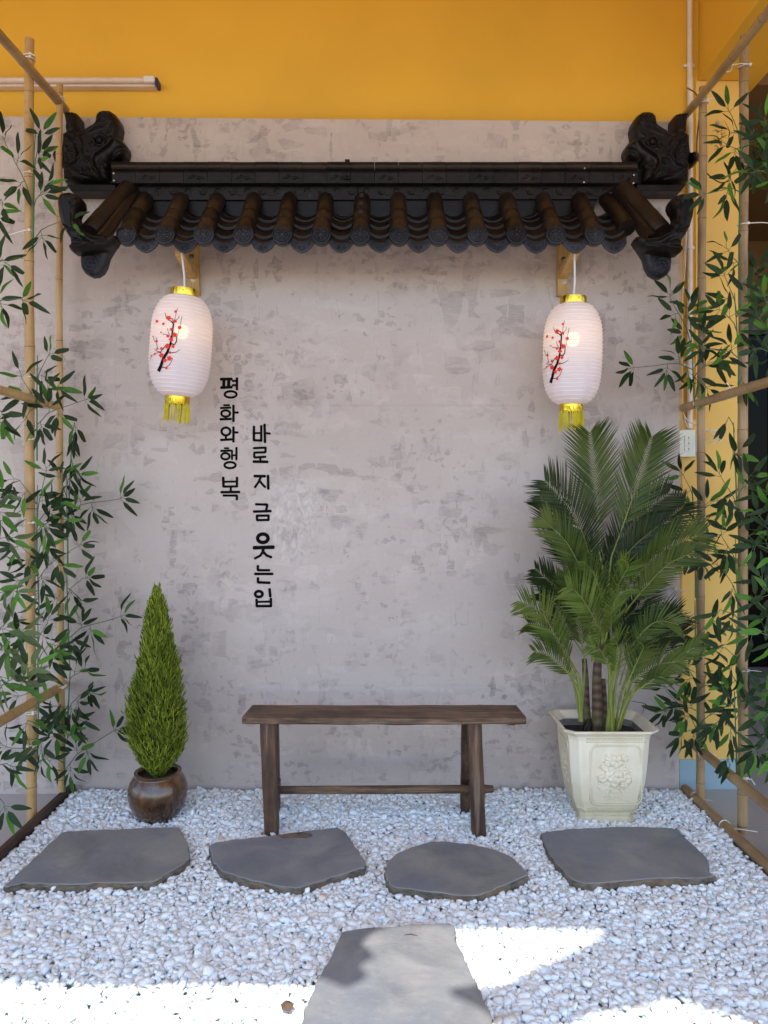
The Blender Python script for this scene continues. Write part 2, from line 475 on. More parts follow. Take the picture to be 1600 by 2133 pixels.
def slate_mat():
    t = NT('grey_slate'); p = t.pos(); oi = t.n('ShaderNodeObjectInfo')
    n1 = t.noise(p, 4.5, 7, .62, .8); n2 = t.noise(t.mapping(p, (.8,1.3,1)), 42, 6, .68)
    n3 = t.noise(p, 2.2, 4); n4 = t.noise(t.mapping(p, (1,1,1), (0,0,.5), (3,2,0)), 16, 5, .7, .5)
    col = t.mix(t.ramp(n1.outputs[0], [(.35,0),(.68,1)]), (.185,.195,.205), (.32,.32,.31))
    col = t.mix(t.math('MULTIPLY', t.ramp(n3.outputs[0], [(.45,0),(.60,1)]), .7), col, (.17,.20,.24))
    col = t.mix(t.math('MULTIPLY', t.ramp(n2.outputs[0], [(.55,0),(.72,1)]), .35), col, (.38,.35,.31))
    col = t.mix(t.math('MULTIPLY', t.ramp(n4.outputs[0], [(.62,0),(.70,1)]), .22), col, (.34,.29,.23))
    col = t.mix(t.math('MULTIPLY', t.ramp(t.voro(p, 60).outputs['Distance'], [(.05,1),(.09,0)]), .35), col, (.07,.07,.07))
    col = t.mix(1.0, col, t.mix(oi.outputs['Random'], (.92,.94,1.0), (1.05,1.02,.96)), 'MULTIPLY')
    t.set(color=col, rough=t.ramp(n2.outputs[0], [(.3,.5),(.7,.75)]), spec=.3)
    st = t.math('SNAP', t.noise(p, 3.4, 5, .6, .7).outputs[0], .06)      # cleft layers: the sheet breaks off in steps
    h = t.math('ADD', t.math('ADD', t.math('MULTIPLY', n2.outputs[0], .5), n4.outputs[0]), t.math('MULTIPLY', st, 14.0))
    t.bump(h, .55, .004)
    return t.m
M['slate'] = slate_mat()
def slate_edge():
    t = NT('broken_slate_edge'); p = t.pos()
    n = t.noise(t.mapping(p, (1,1,3)), 30, 6, .7); n2 = t.noise(p, 6, 3)
    col = t.mix(t.ramp(n.outputs[0], [(.35,0),(.65,1)]), (.06,.05,.04), (.22,.18,.13))
    col = t.mix(t.math('MULTIPLY', t.ramp(n2.outputs[0], [(.5,0),(.65,1)]), .6), col, (.24,.14,.07))
    t.set(color=col, rough=.85); t.bump(n.outputs[0], .9, .008)
    return t.m
M['slate_edge'] = slate_edge()

def glaze():
    t = NT('brown_glazed_clay'); p = t.pos()
    n = t.noise(t.mapping(p, (1,1,.7)), 11, 6, .65, .5); n2 = t.noise(p, 90, 4)
    col = t.mix(t.ramp(n.outputs[0], [(.36,0),(.50,.35),(.66,1)]), (.032,.014,.007), (.17,.075,.024))
    sp = t.math('MULTIPLY', t.ramp(n2.outputs[0], [(.56,0),(.66,1)]), .4)
    col = t.mix(sp, col, (.015,.008,.005))
    t.set(color=col, rough=t.ramp(n.outputs[0], [(.3,.28),(.7,.18)]), spec=.6, coat=.5, coatr=.12)
    t.bump(n2.outputs[0], .12, .003)
    return t.m
M['glaze'] = glaze()
def planter_mat():
    t = NT('cream_cement_planter'); p = t.pos()
    sx = t.n('ShaderNodeSeparateXYZ'); t.l(p, sx.inputs[0])
    n = t.noise(t.mapping(p, (1,1,.35)), 12, 6, .65); n2 = t.noise(p, 110, 4)
    col = t.mix(t.ramp(n.outputs[0], [(.38,0),(.66,1)]), (.76,.65,.46), (.86,.78,.61))
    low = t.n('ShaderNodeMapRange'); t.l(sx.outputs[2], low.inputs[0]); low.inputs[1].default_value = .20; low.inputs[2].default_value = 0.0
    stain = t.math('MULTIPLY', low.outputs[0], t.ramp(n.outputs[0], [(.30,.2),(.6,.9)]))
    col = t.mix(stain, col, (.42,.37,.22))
    t.set(color=col, rough=.55, spec=.35); t.bump(n2.outputs[0], .15, .002)
    return t.m
M['planter'] = planter_mat()
M['planter_in'] = simple('dirty_planter_inside', (.20,.19,.16), .8, .3, 14)
M['planter_groove'] = simple('stained_relief_ochre', (.50,.44,.27), .6)

def paper():
    t = NT('white_lantern_silk'); p = t.pos()
    t.set(color=(.72,.69,.78), rough=.6, spec=.25)
    tr = t.n('ShaderNodeBsdfTranslucent'); tr.inputs[0].default_value = (.78,.77,.84,1)
    tp = t.n('ShaderNodeBsdfTransparent'); tp.inputs[0].default_value = (.98,.95,.90,1)
    m1 = t.n('ShaderNodeMixShader'); m1.inputs[0].default_value = .34
    t.l(t.b.outputs[0], m1.inputs[1]); t.l(tr.outputs[0], m1.inputs[2])
    m2 = t.n('ShaderNodeMixShader'); m2.inputs[0].default_value = .035
    t.l(m1.outputs[0], m2.inputs[1]); t.l(tp.outputs[0], m2.inputs[2]); t.l(m2.outputs[0], t.out.inputs[0])
    return t.m
M['paper'] = paper()
M['rib'] = simple('lantern_wire_rib', (.86,.84,.86), .5, .03)
def bulb():
    t = NT('warm_lit_bulb'); e = t.n('ShaderNodeEmission'); e.inputs[0].default_value = (1,.62,.24,1); e.inputs[1].default_value = 8
    t.l(e.outputs[0], t.out.inputs[0]); return t.m
M['bulb'] = bulb()

def tilefloor():
    t = NT('pale_grey_floor_tiles'); p = t.pos()
    n = t.noise(p, 3, 5)
    col = t.mix(n.outputs[0], (.36,.355,.34), (.46,.45,.43))
    t.set(color=col, rough=.30, spec=.5); t.bump(t.noise(p, 40, 3).outputs[0], .03, .002)
    return t.m
M['floor_tile'] = tilefloor()
M['grout'] = simple('dark_grout', (.20,.19,.18), .8)
M['paving'] = simple('tan_paving', (.44,.30,.19), .8, .15, 3, .3, 60)
M['glass_dark'] = NT('dark_tinted_glass').set(color=(.001,.001,.001), rough=.05, spec=.06).m
M['frame_dark'] = simple('dark_door_frame', (.025,.02,.018), .4)
M['room_wall'] = painted_wall('ochre_room_paint_with_dimness', (.16,.09,.03))  # the side room's dimness is put into this dark ochre
M['blocker'] = simple('tan_blocker_cloth', (.5,.45,.38), .9)  # for the added, unseen sun blockers
M['dry_leaf'] = simple('dry_brown_leaf', (.12,.07,.04), .8)
M['vine'] = simple('brown_dry_vine', (.12,.06,.03), .7)
# ------------------------------------------------------------------ ground and building
FLOOR_Z = -0.03
def sheet(name, x0, x1, y0, y1, z, mat):
    mb = MB(); mb.add([(x0,y0,z),(x1,y0,z),(x1,y1,z),(x0,y1,z)], [(0,1,2,3)])
    return tag(mb.build(name, mat), None, kind='structure')
sheet('ground', -120, 120, -120, 120, -0.075, M['paving'])
sheet('pebble_bed_base', -1.33, 1.30, -1.99, 0.0, -0.032, M['pebble'])
gf = MB(); gf.box((-4.2,-3.3,-.07), (-1.36,.058,-.034)); gf.box((1.305,-3.3,-.07), (4.2,2.1,-.034)); gf.box((-1.36,-3.3,-.07),(1.305,-2.01,-.028))
floor = tag(gf.build('floor', M['grout']), None, kind='structure')
tm = {}
def floor_tile(x0, y0, x1, y1):
    w, h = round(x1-x0-.004,4), round(y1-y0-.004,4)
    if (w,h) not in tm:
        m_ = MB(); m_.box((-w/2,-h/2,-.004),(w/2,h/2,.004)); tm[(w,h)] = m_.mesh('tile', M['floor_tile'])
    inst('tile', tm[(w,h)], ((x0+x1)/2,(y0+y1)/2,FLOOR_Z), floor)
T = .6
for i in range(5):
    for j in range(6):
        x1 = -1.36 - i*T; y1 = .05 - .02 - j*T + (0 if j else 0)
        floor_tile(max(-4.2, x1-T), y1-T, x1, y1)
for i in range(5):
    for j in range(9):
        x0 = 1.305 + i*T; y1 = 2.09 - j*T
        if x0 < 4.2: floor_tile(x0, y1-T, min(4.2, x0+T), y1)

bld = empty('yellow_building', (0,.06,FLOOR_Z), 'ochre yellow painted house wall with a wide overhanging ceiling, column and ceiling beam', 'building')
SLX = to_sun.x/to_sun.z; SLY = to_sun.y/to_sun.z
edge_y = G(800,1940).y + SLY*3.75            # eave edge whose shadow falls across the pebbles
mb = MB(); mb.box((-6,.06,FLOOR_Z-.04),(1.60,.28,3.75)); mb.build('wall', M['yellow'], bld, bevel=.004)
mb = MB(); mb.box((1.30,.053,FLOOR_Z),(1.603,.283,.106)); mb.build('skirting', M['skirt_blue'], bld, bevel=.002)
mb = MB(); LP_ = [(1.285,.1065),(1.602,.1065),(1.602,3.09),(1.372,3.09),(1.372,1.60),(1.285,1.60)]
mb.add([(x,.054,z) for x,z in LP_]+[(x,.282,z) for x,z in LP_], [(0,1,2,3,4,5),(11,10,9,8,7,6)]+[(i,(i+1)%6,6+(i+1)%6,6+i) for i in range(6)]); mb.build('column', M['cream_yellow'], bld)
mb = MB(); mb.box((1.385,edge_y+.05,3.094),(1.66,.30,3.748)); mb.build('beam', M['yellow'], bld, bevel=.004)
mb = MB(); mb.box((-6,edge_y,3.752),(7,6,3.95)); mb.build('ceiling', M['ceiling'], bld)
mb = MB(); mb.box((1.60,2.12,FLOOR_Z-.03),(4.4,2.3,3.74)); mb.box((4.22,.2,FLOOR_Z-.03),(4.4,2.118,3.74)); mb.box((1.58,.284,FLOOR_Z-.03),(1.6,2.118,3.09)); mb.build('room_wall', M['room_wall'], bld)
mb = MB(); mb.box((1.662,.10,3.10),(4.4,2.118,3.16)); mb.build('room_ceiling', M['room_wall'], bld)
# dark glazed doors at the back of the side room
gd = empty('glass_door', (2.6,2.08,FLOOR_Z), 'dark tinted glass doors at the back of the shaded side room', 'door')
mb = MB(); mb.box((1.62,2.085,.0),(4.2,2.10,2.42)); mb.build('pane', M['glass_dark'], gd)
mb = MB()
for x in (1.61, 2.20, 2.76, 3.40, 4.16): mb.box((x,2.05,-.025),(x+.06,2.112,2.46))
mb.box((1.61,2.052,2.42),(4.2,2.11,2.50)); mb.box((1.61,2.052,-.026),(4.2,2.11,.05))
mb.build('door_frame', M['frame_dark'], gd)

# added sun blockers out of view, shaped to throw shade edges on the pebbles
def blocker(name, pts, h, label):
    mbx = MB()
    poly = []
    for px, py in pts:
        g = G(px, py, .012)
        poly.append((g.x + SLX*h, g.y + SLY*h))
    mbx.prism(poly, h, h+.025)
    o = mbx.build(name, M['blocker']); tag(o, label, 'blocker')
BLOCK_L = [(-900,1925),(-900,2047),(300,2046),(620,2046),(668,2040),(692,2051),(722,2064),(748,2052),(765,2042),(752,2026),(756,2012),(780,2001),(764,1985),(752,1973),(766,1958),(785,1946),(810,1938),(812,1925)]
BLOCK_R = [(1265,1925),(1246,1953),(1169,1994),(1112,2020),(1056,2046),(1000,2061),(937,2074),(968,2090),(1000,2105),(1030,2124),(1055,2150),(1130,2150),(1187,2127),(1240,2106),(1300,2096),(1337,2094),(1375,2076),(1431,2074),(1469,2093),(1525,2108),(1570,2127),(1640,2150),(2900,2150),(2900,1925)]
blocker('scalloped_blocker', BLOCK_L, 2.95, 'tan awning with scalloped edge, added unseen to throw the shade beside the stepping stone')
blocker('wavy_blocker', BLOCK_R, 2.95, 'tan awning with wavy edge, added unseen to shade the pebbles on the switch side')

# grey backdrop wall of plastered boards
bw = empty('grey_plaster_wall', (0,.01,FLOOR_Z), 'grey trowelled plaster backdrop wall of large boards below the ochre wall', 'wall')
zr = [(-.028,.4437),(.4441,1.6568),(1.6572,None)]
xr = [(-3.9,-1.1632),(-1.1628,1.278)]
for (x0,x1) in xr:
    for (z0,z1) in zr:
        mb = MB()
        if z1 is None:
            ta = 2.905 - .008*(x0+1.4); tb = 2.905 - .008*(x1+1.4)
        else: ta = tb = z1
        mb.hexa([(x0,0,z0),(x1,0,z0),(x1,.018,z0),(x0,.018,z0),(x0,0,ta),(x1,0,tb),(x1,.018,tb),(x0,.018,ta)])
        mb.build('plaster_board', M['plaster'], bw)
mb = MB(); mb.box((1.262,.0185,.3),(1.299,.052,2.89)); mb.build('batten', M['pine'], bw)
mb = MB(); mb.box((-3.9,.0185,.3),(-3.86,.052,2.86)); mb.build('batten', M['pine'], bw)

# ------------------------------------------------------------------ Hangul lettering
def stroke(mb, pts, w, Y, cx, cy, k, thick=.12):
    for a, b in zip(pts[:-1], pts[1:]):
        A = W(cx+a[0]/k, cy+a[1]/k, Y); B = W(cx+b[0]/k, cy+b[1]/k, Y)
        r = w/k*.62*(Y+CAM_D)/FPX
        d = (B-A); L = d.length
        if L < 1e-6: continue
        u = d/L
        P = [A-u*r*.75, A-u*r*.35, A+u*r*.1, (A+B)/2, B-u*r*.1, B+u*r*.4, B+u*r*.85]
        rr = [r*.55, r*.9, r, r*random.uniform(.93,1.0), r, r*.92, r*.55]
        mb.tube(P, rr, 8, True, 0, thick, (0,1,0))
def ring(mb, c, rx, ry, w, Y, cx, cy, k):
    pts = []
    n = 22
    for i in range(n):
        an = 2*math.pi*i/n
        pts.append(W(cx+(c[0]+rx*math.cos(an))/k, cy+(c[1]+ry*math.sin(an))/k, Y))
    r = w/k*.60*(Y+CAM_D)/FPX
    vs = []; fs = []
    for i in range(n):
        t = (pts[(i+1)%n]-pts[i-1]).normalized(); s = t.cross(Vector((0,1,0)))
        for j in range(6):
            an = 2*math.pi*j/6
            vs.append(pts[i] + s*math.cos(an)*r + Vector((0,1,0))*math.sin(an)*r*.12)
    for i in range(n):
        for j in range(6):
            fs.append((i*6+j, i*6+(j+1)%6, ((i+1)%n)*6+(j+1)%6, ((i+1)%n)*6+j))
    mb.add(vs, fs)
TXT = [
 [ # column one
  [('s',20,[(160,118),(245,116)]),('s',22,[(184,122),(182,184)]),('s',22,[(224,122),(222,182)]),('s',20,[(162,187),(245,183)]),('s',17,[(291,110),(291,200)]),('s',15,[(256,132),(286,131)]),('s',15,[(256,168),(286,166)]),('o',16,(239,243),(49,26))],
  [('s',14,[(184,332),(226,332)]),('s',15,[(158,355),(236,352)]),('o',16,(198,400),(36,26)),('s',15,[(198,430),(198,442)]),('s',17,[(155,448),(240,445)]),('s',17,[(262,335),(262,462)]),('s',15,[(272,392),(298,392)])],
  [('o',17,(200,548),(36,32)),('s',15,[(200,588),(200,608)]),('s',17,[(160,618),(244,613)]),('s',17,[(262,514),(262,630)]),('s',15,[(272,556),(296,556)])],
  [('s',13,[(190,686),(220,686)]),('s',15,[(160,708),(238,705)]),('o',16,(196,752),(34,26)),('s',14,[(250,705),(250,775)]),('s',15,[(287,682),(286,778)]),('s',13,[(258,745),(280,743)]),('o',16,(234,825),(46,25))],
  [('s',18,[(178,928),(180,1000)]),('s',17,[(291,928),(291,998)]),('s',14,[(184,962),(286,960)]),('s',16,[(182,1002),(290,1000)]),('s',16,[(240,1008),(240,1040)]),('s',18,[(163,1048),(308,1046)]),('s',16,[(180,1075),(288,1075)]),('s',16,[(291,1078),(290,1106)])],
 ],
 [ # column two
  [('s',17,[(431,508),(430,618)]),('s',17,[(491,503),(491,618)]),('s',14,[(436,562),(487,561)]),('s',17,[(430,620),(491,623)]),('s',18,[(518,492),(522,634)]),('s',15,[(530,562),(561,565)])],
  [('s',16,[(430,685),(526,681)]),('s',16,[(527,684),(525,715)]),('s',16,[(522,719),(436,722)]),('s',16,[(433,726),(433,757)]),('s',16,[(438,762),(524,756)]),('s',15,[(483,768),(483,792)]),('s',19,[(428,796),(540,798)])],
  [('s',19,[(436,915),(520,916)]),('s',16,[(488,922),(468,965),(440,1006)]),('s',16,[(478,955),(502,985),(522,1005)]),('s',18,[(546,912),(549,1018)])],
  [('s',17,[(448,1147),(536,1150)]),('s',17,[(540,1152),(532,1192)]),('s',18,[(430,1207),(567,1203)]),('s',17,[(455,1241),(550,1240)]),('s',17,[(455,1243),(457,1276)]),('s',17,[(551,1243),(550,1274)]),('s',17,[(457,1278),(550,1276)])],
  [('o',25,(504,1427),(43,35)),('s',26,[(432,1505),(588,1500)]),('s',20,[(508,1512),(504,1540)]),('s',17,[(504,1540),(482,1570),(440,1592)]),('s',18,[(508,1540),(535,1568),(572,1582)])],
  [('s',18,[(463,1655),(463,1686)]),('s',17,[(466,1690),(556,1690)]),('s',18,[(440,1720),(582,1720)]),('s',18,[(464,1755),(464,1788)]),('s',18,[(468,1790),(558,1793)])],
  [('o',20,(471,1886),(30,24)),('s',19,[(559,1846),(565,1904)]),('s',18,[(452,1932),(454,1984)]),('s',18,[(570,1925),(571,1984)]),('s',15,[(458,1950),(566,1948)]),('s',18,[(456,1985),(568,1985)])],
 ]]
TLAB = ['black brush-style Hangul word of five syllables, the column nearer the lantern', 'black brush-style Hangul phrase of seven syllables, the lower longer column']
for colm, lab, xx in zip(TXT, TLAB, (478, 548)):
    root = empty('wall_lettering', W(xx, 1000, -.001), lab, 'lettering', 'columns of painted wall lettering')
    for ch in colm:
        mb = MB()
        for it in ch:
            if it[0] == 's': stroke(mb, it[2], it[1], -.0012, 420, 760, 3.95)
            else: ring(mb, it[2], it[3][0], it[3][1], it[1], -.0012, 420, 760, 3.95)
        mb.build('syllable', M['ink'], root, smooth=40)

# ------------------------------------------------------------------ carved relief builder
def inflate(name, poly, Y, H, rr, relief=(), back=.03, step=1.5, mats=None, parent=None, smooth=180, k=None, prof=2.0):
    """rounded solid whose outline is poly (photo pixels read at depth Y), swelling H metres toward the viewer,
    with carved lines, rings, spirals and bosses, and a straight back edge `back` metres deep"""
    d = Y + CAM_D; k = k or d/FPX
    P = np.array(poly, float)
    x0, y0 = P.min(0) - step*1.5; x1, y1 = P.max(0) + step*1.5
    xs = np.arange(x0, x1, step); ys = np.arange(y0, y1, step)
    gx, gy = np.meshgrid(xs, ys)
    q = np.stack([gx.ravel(), gy.ravel()], 1)
    A = P; B = np.roll(P, -1, 0)
    def dist(q):
        best = np.full(len(q), 1e9); near = np.zeros_like(q)
        for a, b in zip(A, B):
            ab = b-a; t = np.clip(((q-a)@ab)/(ab@ab+1e-12), 0, 1)
            c = a + t[:,None]*ab; dd = np.hypot(*(q-c).T)
            m = dd < best; best[m] = dd[m]; near[m] = c[m]
        return best, near
    ins = np.zeros(len(q), bool)
    for a, b in zip(A, B):
        cond = ((a[1] > q[:,1]) != (b[1] > q[:,1]))
        with np.errstate(divide='ignore', invalid='ignore'):
            xi = (b[0]-a[0])*(q[:,1]-a[1])/(b[1]-a[1]+1e-12)+a[0]
        ins ^= cond & (q[:,0] < xi)
    dd, near = dist(q)
    n_y, n_x = gx.shape
    I = ins.reshape(n_y, n_x)
    nb = np.zeros_like(I)
    for sy in (-1,0,1):
        for sx in (-1,0,1):
            nb |= np.roll(np.roll(I, sy, 0), sx, 1)
    use = nb.ravel()
    qq = q.copy(); out = use & ~ins
    qq[out] = near[out]
    dv = dd.copy(); dv[out] = 0
    u = np.clip(dv/rr, 0, 1)
    h = H*np.power(np.clip(1-(1-u)**prof, 0, 1), 1/prof)
    hr = np.zeros(len(q))
    def polyd(pts):
        best = np.full(len(q), 1e9)
        for a, b in zip(pts[:-1], pts[1:]):
            a = np.array(a, float); b = np.array(b, float); ab = b-a
            t = np.clip(((q-a)@ab)/(ab@ab+1e-12), 0, 1)
            best = np.minimum(best, np.hypot(*(q-(a+t[:,None]*ab)).T))
        return best
    for r_ in relief:
        ty = r_[0]
        if ty == 'l': e = polyd(r_[1])/r_[2]; hr += r_[3]*np.exp(-e*e*2)
        elif ty == 'b':
            e = np.hypot((q[:,0]-r_[1][0]), (q[:,1]-r_[1][1]))/r_[2]; hr += r_[3]*np.sqrt(np.clip(1-e*e, 0, 1))
        elif ty == 'r':
            e = (np.hypot((q[:,0]-r_[1][0]), (q[:,1]-r_[1][1]))-r_[2])/r_[3]; hr += r_[4]*np.exp(-e*e*2)
        elif ty == 's':
            c, rad, turns, w, hh, dr, ph = r_[1:]
            pts = [(c[0]+rad*t*math.cos(ph+dr*2*math.pi*turns*t), c[1]+rad*t*math.sin(ph+dr*2*math.pi*turns*t)) for t in np.linspace(.12,1,26)]
            e = polyd(pts)/w; hr += hh*np.exp(-e*e*2)
    hh_ = h + 1.9*hr*np.clip(dv/(3*step), 0, 1)
    idx = -np.ones(len(q), int); idx[use] = np.arange(use.sum())
    vx = (qq[use,0]-HX)*k; vz = CAM_H-(qq[use,1]-HY)*k
    verts = np.stack([vx, Y-hh_[use], vz], 1)
    ID = idx.reshape(n_y, n_x)
    fs = []
    for j in range(n_y-1):
        for i in range(n_x-1):
            c4 = (ID[j,i], ID[j,i+1], ID[j+1,i+1], ID[j+1,i])
            if min(c4) < 0: continue
            if I[j,i] or I[j,i+1] or I[j+1,i+1] or I[j+1,i]: fs.append(c4)
    me = bpy.data.meshes.new(name)
    off = world_loc(parent) if parent is not None else Vector((0,0,0))
    me.from_pydata([(a-off.x, b-off.y, c-off.z) for a,b,c in verts.tolist()], [], fs)
    bm = bmesh.new(); bm.from_mesh(me)
    bmesh.ops.remove_doubles(bm, verts=bm.verts, dist=k*step*.12)
    bmesh.ops.delete(bm, geom=[v for v in bm.verts if not v.link_faces], context='VERTS')
    ed = [e for e in bm.edges if len(e.link_faces) == 1]
    ret = bmesh.ops.extrude_edge_only(bm, edges=ed)
    nv = [g for g in ret['geom'] if isinstance(g, bmesh.types.BMVert)]
    for v in nv: v.co.y = Y - off.y + back
    bmesh.ops.recalc_face_normals(bm, faces=bm.faces)
    bm.to_mesh(me); bm.free()
    me.materials.append(mats)
    me.polygons.foreach_set('use_smooth', [True]*len(me.polygons))
    if smooth < 179: me.set_sharp_from_angle(angle=R(smooth))
    if parent == 'mesh': return me
    o = bpy.data.objects.new(name, me); C.objects.link(o); o.parent = parent
    return o

def arc(c, r, a0, a1, n=8):
    return [(c[0]+r*math.cos(R(a0+(a1-a0)*i/n)), c[1]+r*math.sin(R(a0+(a1-a0)*i/n))) for i in range(n+1)]
def mir(x): return 1564 - x

# ------------------------------------------------------------------ tiled roof
roof = empty('tiled_roof', (-.1,0,2.30), 'dark brown Korean-style tiled roof ledge with curled corners mounted on the grey wall', 'roof')
# backing board and frieze
mb = MB(); mb.hexa([(-1.03,-.050,2.40),(.87,-.050,2.40),(.87,-.002,2.40),(-1.03,-.002,2.40),(-1.03,-.050,2.60),(.93,-.050,2.60),(.93,-.002,2.60),(-1.03,-.002,2.60)])
mb.build('backing_board', M['tile'], roof)
mb = MB()
mb.hexa([(-1.05,-.262,2.282),(.87,-.262,2.282),(.87,-.004,2.385),(-1.05,-.004,2.385),(-1.05,-.262,2.290),(.87,-.262,2.290),(.87,-.004,2.398),(-1.05,-.004,2.398)])
mb.build('eave_board', M['tile'], roof)
for x0, x1, z0 in ((-1.047,-.111,2.521),(-.109,.955,2.524)):
    mb = MB(); mb.box((x0,-.062,z0),(x1,-.051,z0+.058)); mb.build('frieze_board', M['tile'], roof, bevel=.002)
# running scroll carved on the frieze, one boss per spiral
sp = MB()
for kx in range(-1, 32):
    cx_ = 300 + kx*31.0; 
    if cx_ < 292 or cx_ > 1268: continue
    s_ = 1 if kx % 2 else -1
    pts = []
    for i in range(15):
        t = i/14; an = s_*(t*2*math.pi*1.35) + (math.pi*.5 if s_>0 else -math.pi*.5)
        rad = 9.5*(1-t*.8)
        pts.append(W(cx_+rad*math.cos(an), 399+rad*.95*math.sin(an), -.0625))
    sp.tube(pts, .0030, 5)
    p2 = [W(cx_-15+30*t, 399 + s_*8*math.cos(t*math.pi), -.0625) for t in [i/8 for i in range(9)]]
    sp.tube(p2, .0027, 5)
    sp.sphere(W(cx_+13, 392 if s_>0 else 406, -.0625), .0035, n=6, k=4)
o = sp.build('scroll_carving', M['tile'], roof, smooth=60)
mb = MB(); mb.box((-1.05,-.066,2.579),(.957,-.051,2.588)); mb.build('frieze_moulding', M['tile'], roof, bevel=.002)
# ridge: two courses of bricks
bk = MB(); bk.box((-.0495,-.09,-.0225),(.0495,-.004,.0225)); 
me_plain = bk.mesh('ridge_brick', M['tile'])
bk.box((-.046,-.093,-.017),(.046,-.0895,.017)) if False else None
ck = MB(); ck.box((-.0495,-.09,-.0225),(.0495,-.004,.0225))
for (cx_,cz_,s_) in ((-.012,.002,1),(.014,-.002,-1)):
    pts = [(cx_+.011*(1-t*.7)*math.cos(s_*t*8), -.0905, cz_+.009*(1-t*.7)*math.sin(s_*t*8)) for t in [i/12 for i in range(13)]]
    ck.tube(pts, .0016, 4)
ck.tube([(-.036,-.0905,-.008),(-.026,-.0905,-.001),(-.018,-.0905,-.009)], .0015, 4)
ck.tube([(.022,-.0905,.006),(.03,-.0905,-.004),(.038,-.0905,-.007)], .0015, 4)
me_cloud = ck.mesh('ridge_brick', M['tile'])
hr = MB()
prof = [(-.004,0)] + [(-.058-.040*math.sin(R(a)), .024-.024*math.cos(R(a))) for a in range(0,181,18)] + [(-.004,.048)]
n = len(prof)
vs = [(x,y,z) for x in (-.0495,.0495) for (y,z) in prof]
hr.add(vs, [(i,i+1,n+i+1,n+i) for i in range(n-1)] + [tuple(range(n)), tuple(range(2*n-1,n-1,-1))])
for zz in (.011,.037):
    hr.box((-.0495,-.0985,zz-.001),(.0495,-.094,zz+.001))
me_cap = hr.mesh('ridge_tile', M['tile_warm_sheen'], smooth=40)
for i in range(22):
    X = -1.145+.05+i*.1005
    yo = random.uniform(-.0012,.0012)
    inst('ridge_brick', me_cloud if i%2 else me_plain, (X, yo, 2.604), roof, rot=(0,random.uniform(-.003,.003),0))
    inst('ridge_tile', me_cap, (X, yo, 2.6275+random.uniform(-.0006,.0006)), roof, rot=(0,random.uniform(-.003,.003),0))
mb = MB(); mb.box((-1.15,-.096,2.578),(1.07,-.006,2.5815)); mb.box((-1.15,-.096,2.6265),(1.07,-.05,2.6278)); mb.build('ridge_trim', M['tile'], roof)
# screws
sc_ = MB(); sc_.lathe([(0,-.003),(.0035,-.003),(.004,0),(.0015,.001),(0,.001)], n=10)
me_sc = sc_.mesh('screw', M['screw'], smooth=40)
for px, py in ((236.5,360.5),(237,375.5),(1217,379),(1218,350),(1321,364),(1320,381)):
    p = W(px,py,-.098); inst('screw', me_sc, p, roof, rot=(R(90),0,0))
bt = MB(); p = W(723,366,-.1)
bt.box((p.x-.012,-.10,p.z-.012),(p.x+.012,-.091,p.z+.012)); bt.tube([(p.x,-.10,p.z),(p.x,-.115,p.z)], .006, 6)
bt.box((p.x-.010,-.075,2.676),(p.x+.010,-.05,2.688)); bt.build('ridge_bolt', M['tile'], roof, bevel=.001)
# convex cover tiles: three lengths each, plus a carved round end
A0 = Vector((0,-.058,2.524)); A1 = Vector((0,-.285,2.293))
ax = (A1-A0)
seg_me = []
for s in range(3):
    t0, t1 = (0,.46,.72)[s], (.475,.735,1.0)[s]
    r0 = .0335 + .0018*s
    mbs = MB()
    c0 = A0+ax*t0; c1 = A0+ax*t1
    L = [c0, c0+ax*.012, c1-ax*.012, c1]
    mbs.tube(L, [r0*.96, r0, r0+.0015, r0*.985], 20, True, 0, 1, (1,0,0))
    seg_me.append(mbs.mesh('cover_tile', M['tile_warm_sheen'], (0,-.058,2.524), smooth=35))
# carved end disc (built as a flat boss looking along the tile axis)
def disc_mesh(name, rad, mat, seed=0):
    mbd = MB()
    mbd.lathe([(0,.010),(rad*.74,.010),(rad*.76,.006),(rad*.84,.006),(rad*.88,.013),(rad*.96,.012),(rad,.006),(rad*1.0,-.016),(rad*.9,-.02),(0,-.02)], n=32)
    rnd = random.Random(seed)
    # face-like lotus carving: petals, bosses and curls
    for a in range(0,360,45):
        c = (rad*.42*math.cos(R(a)), rad*.42*math.sin(R(a)), .0105)
        mbd.sphere(c, rad*.15, 1, 1, .75, 8, 5)
        a2 = a+22
        mbd.tube([(rad*.55*math.cos(R(a2-9)), rad*.55*math.sin(R(a2-9)), .0105),(rad*.66*math.cos(R(a2)), rad*.66*math.sin(R(a2)), .0115),(rad*.55*math.cos(R(a2+9)), rad*.55*math.sin(R(a2+9)), .0105)], rad*.045, 5)
    mbd.sphere((0,0,.0105), rad*.2, 1, 1, .45, 10, 6)
    mbd.sphere((-rad*.17,rad*.12,.011), rad*.09, 1, 1, .8, 8, 5); mbd.sphere((rad*.17,rad*.12,.011), rad*.09, 1, 1, .8, 8, 5)
    return mbd.mesh(name, mat, smooth=50)
me_disc = disc_mesh('tile_end', .0405, M['tile_end'])
ndir = -ax.normalized()
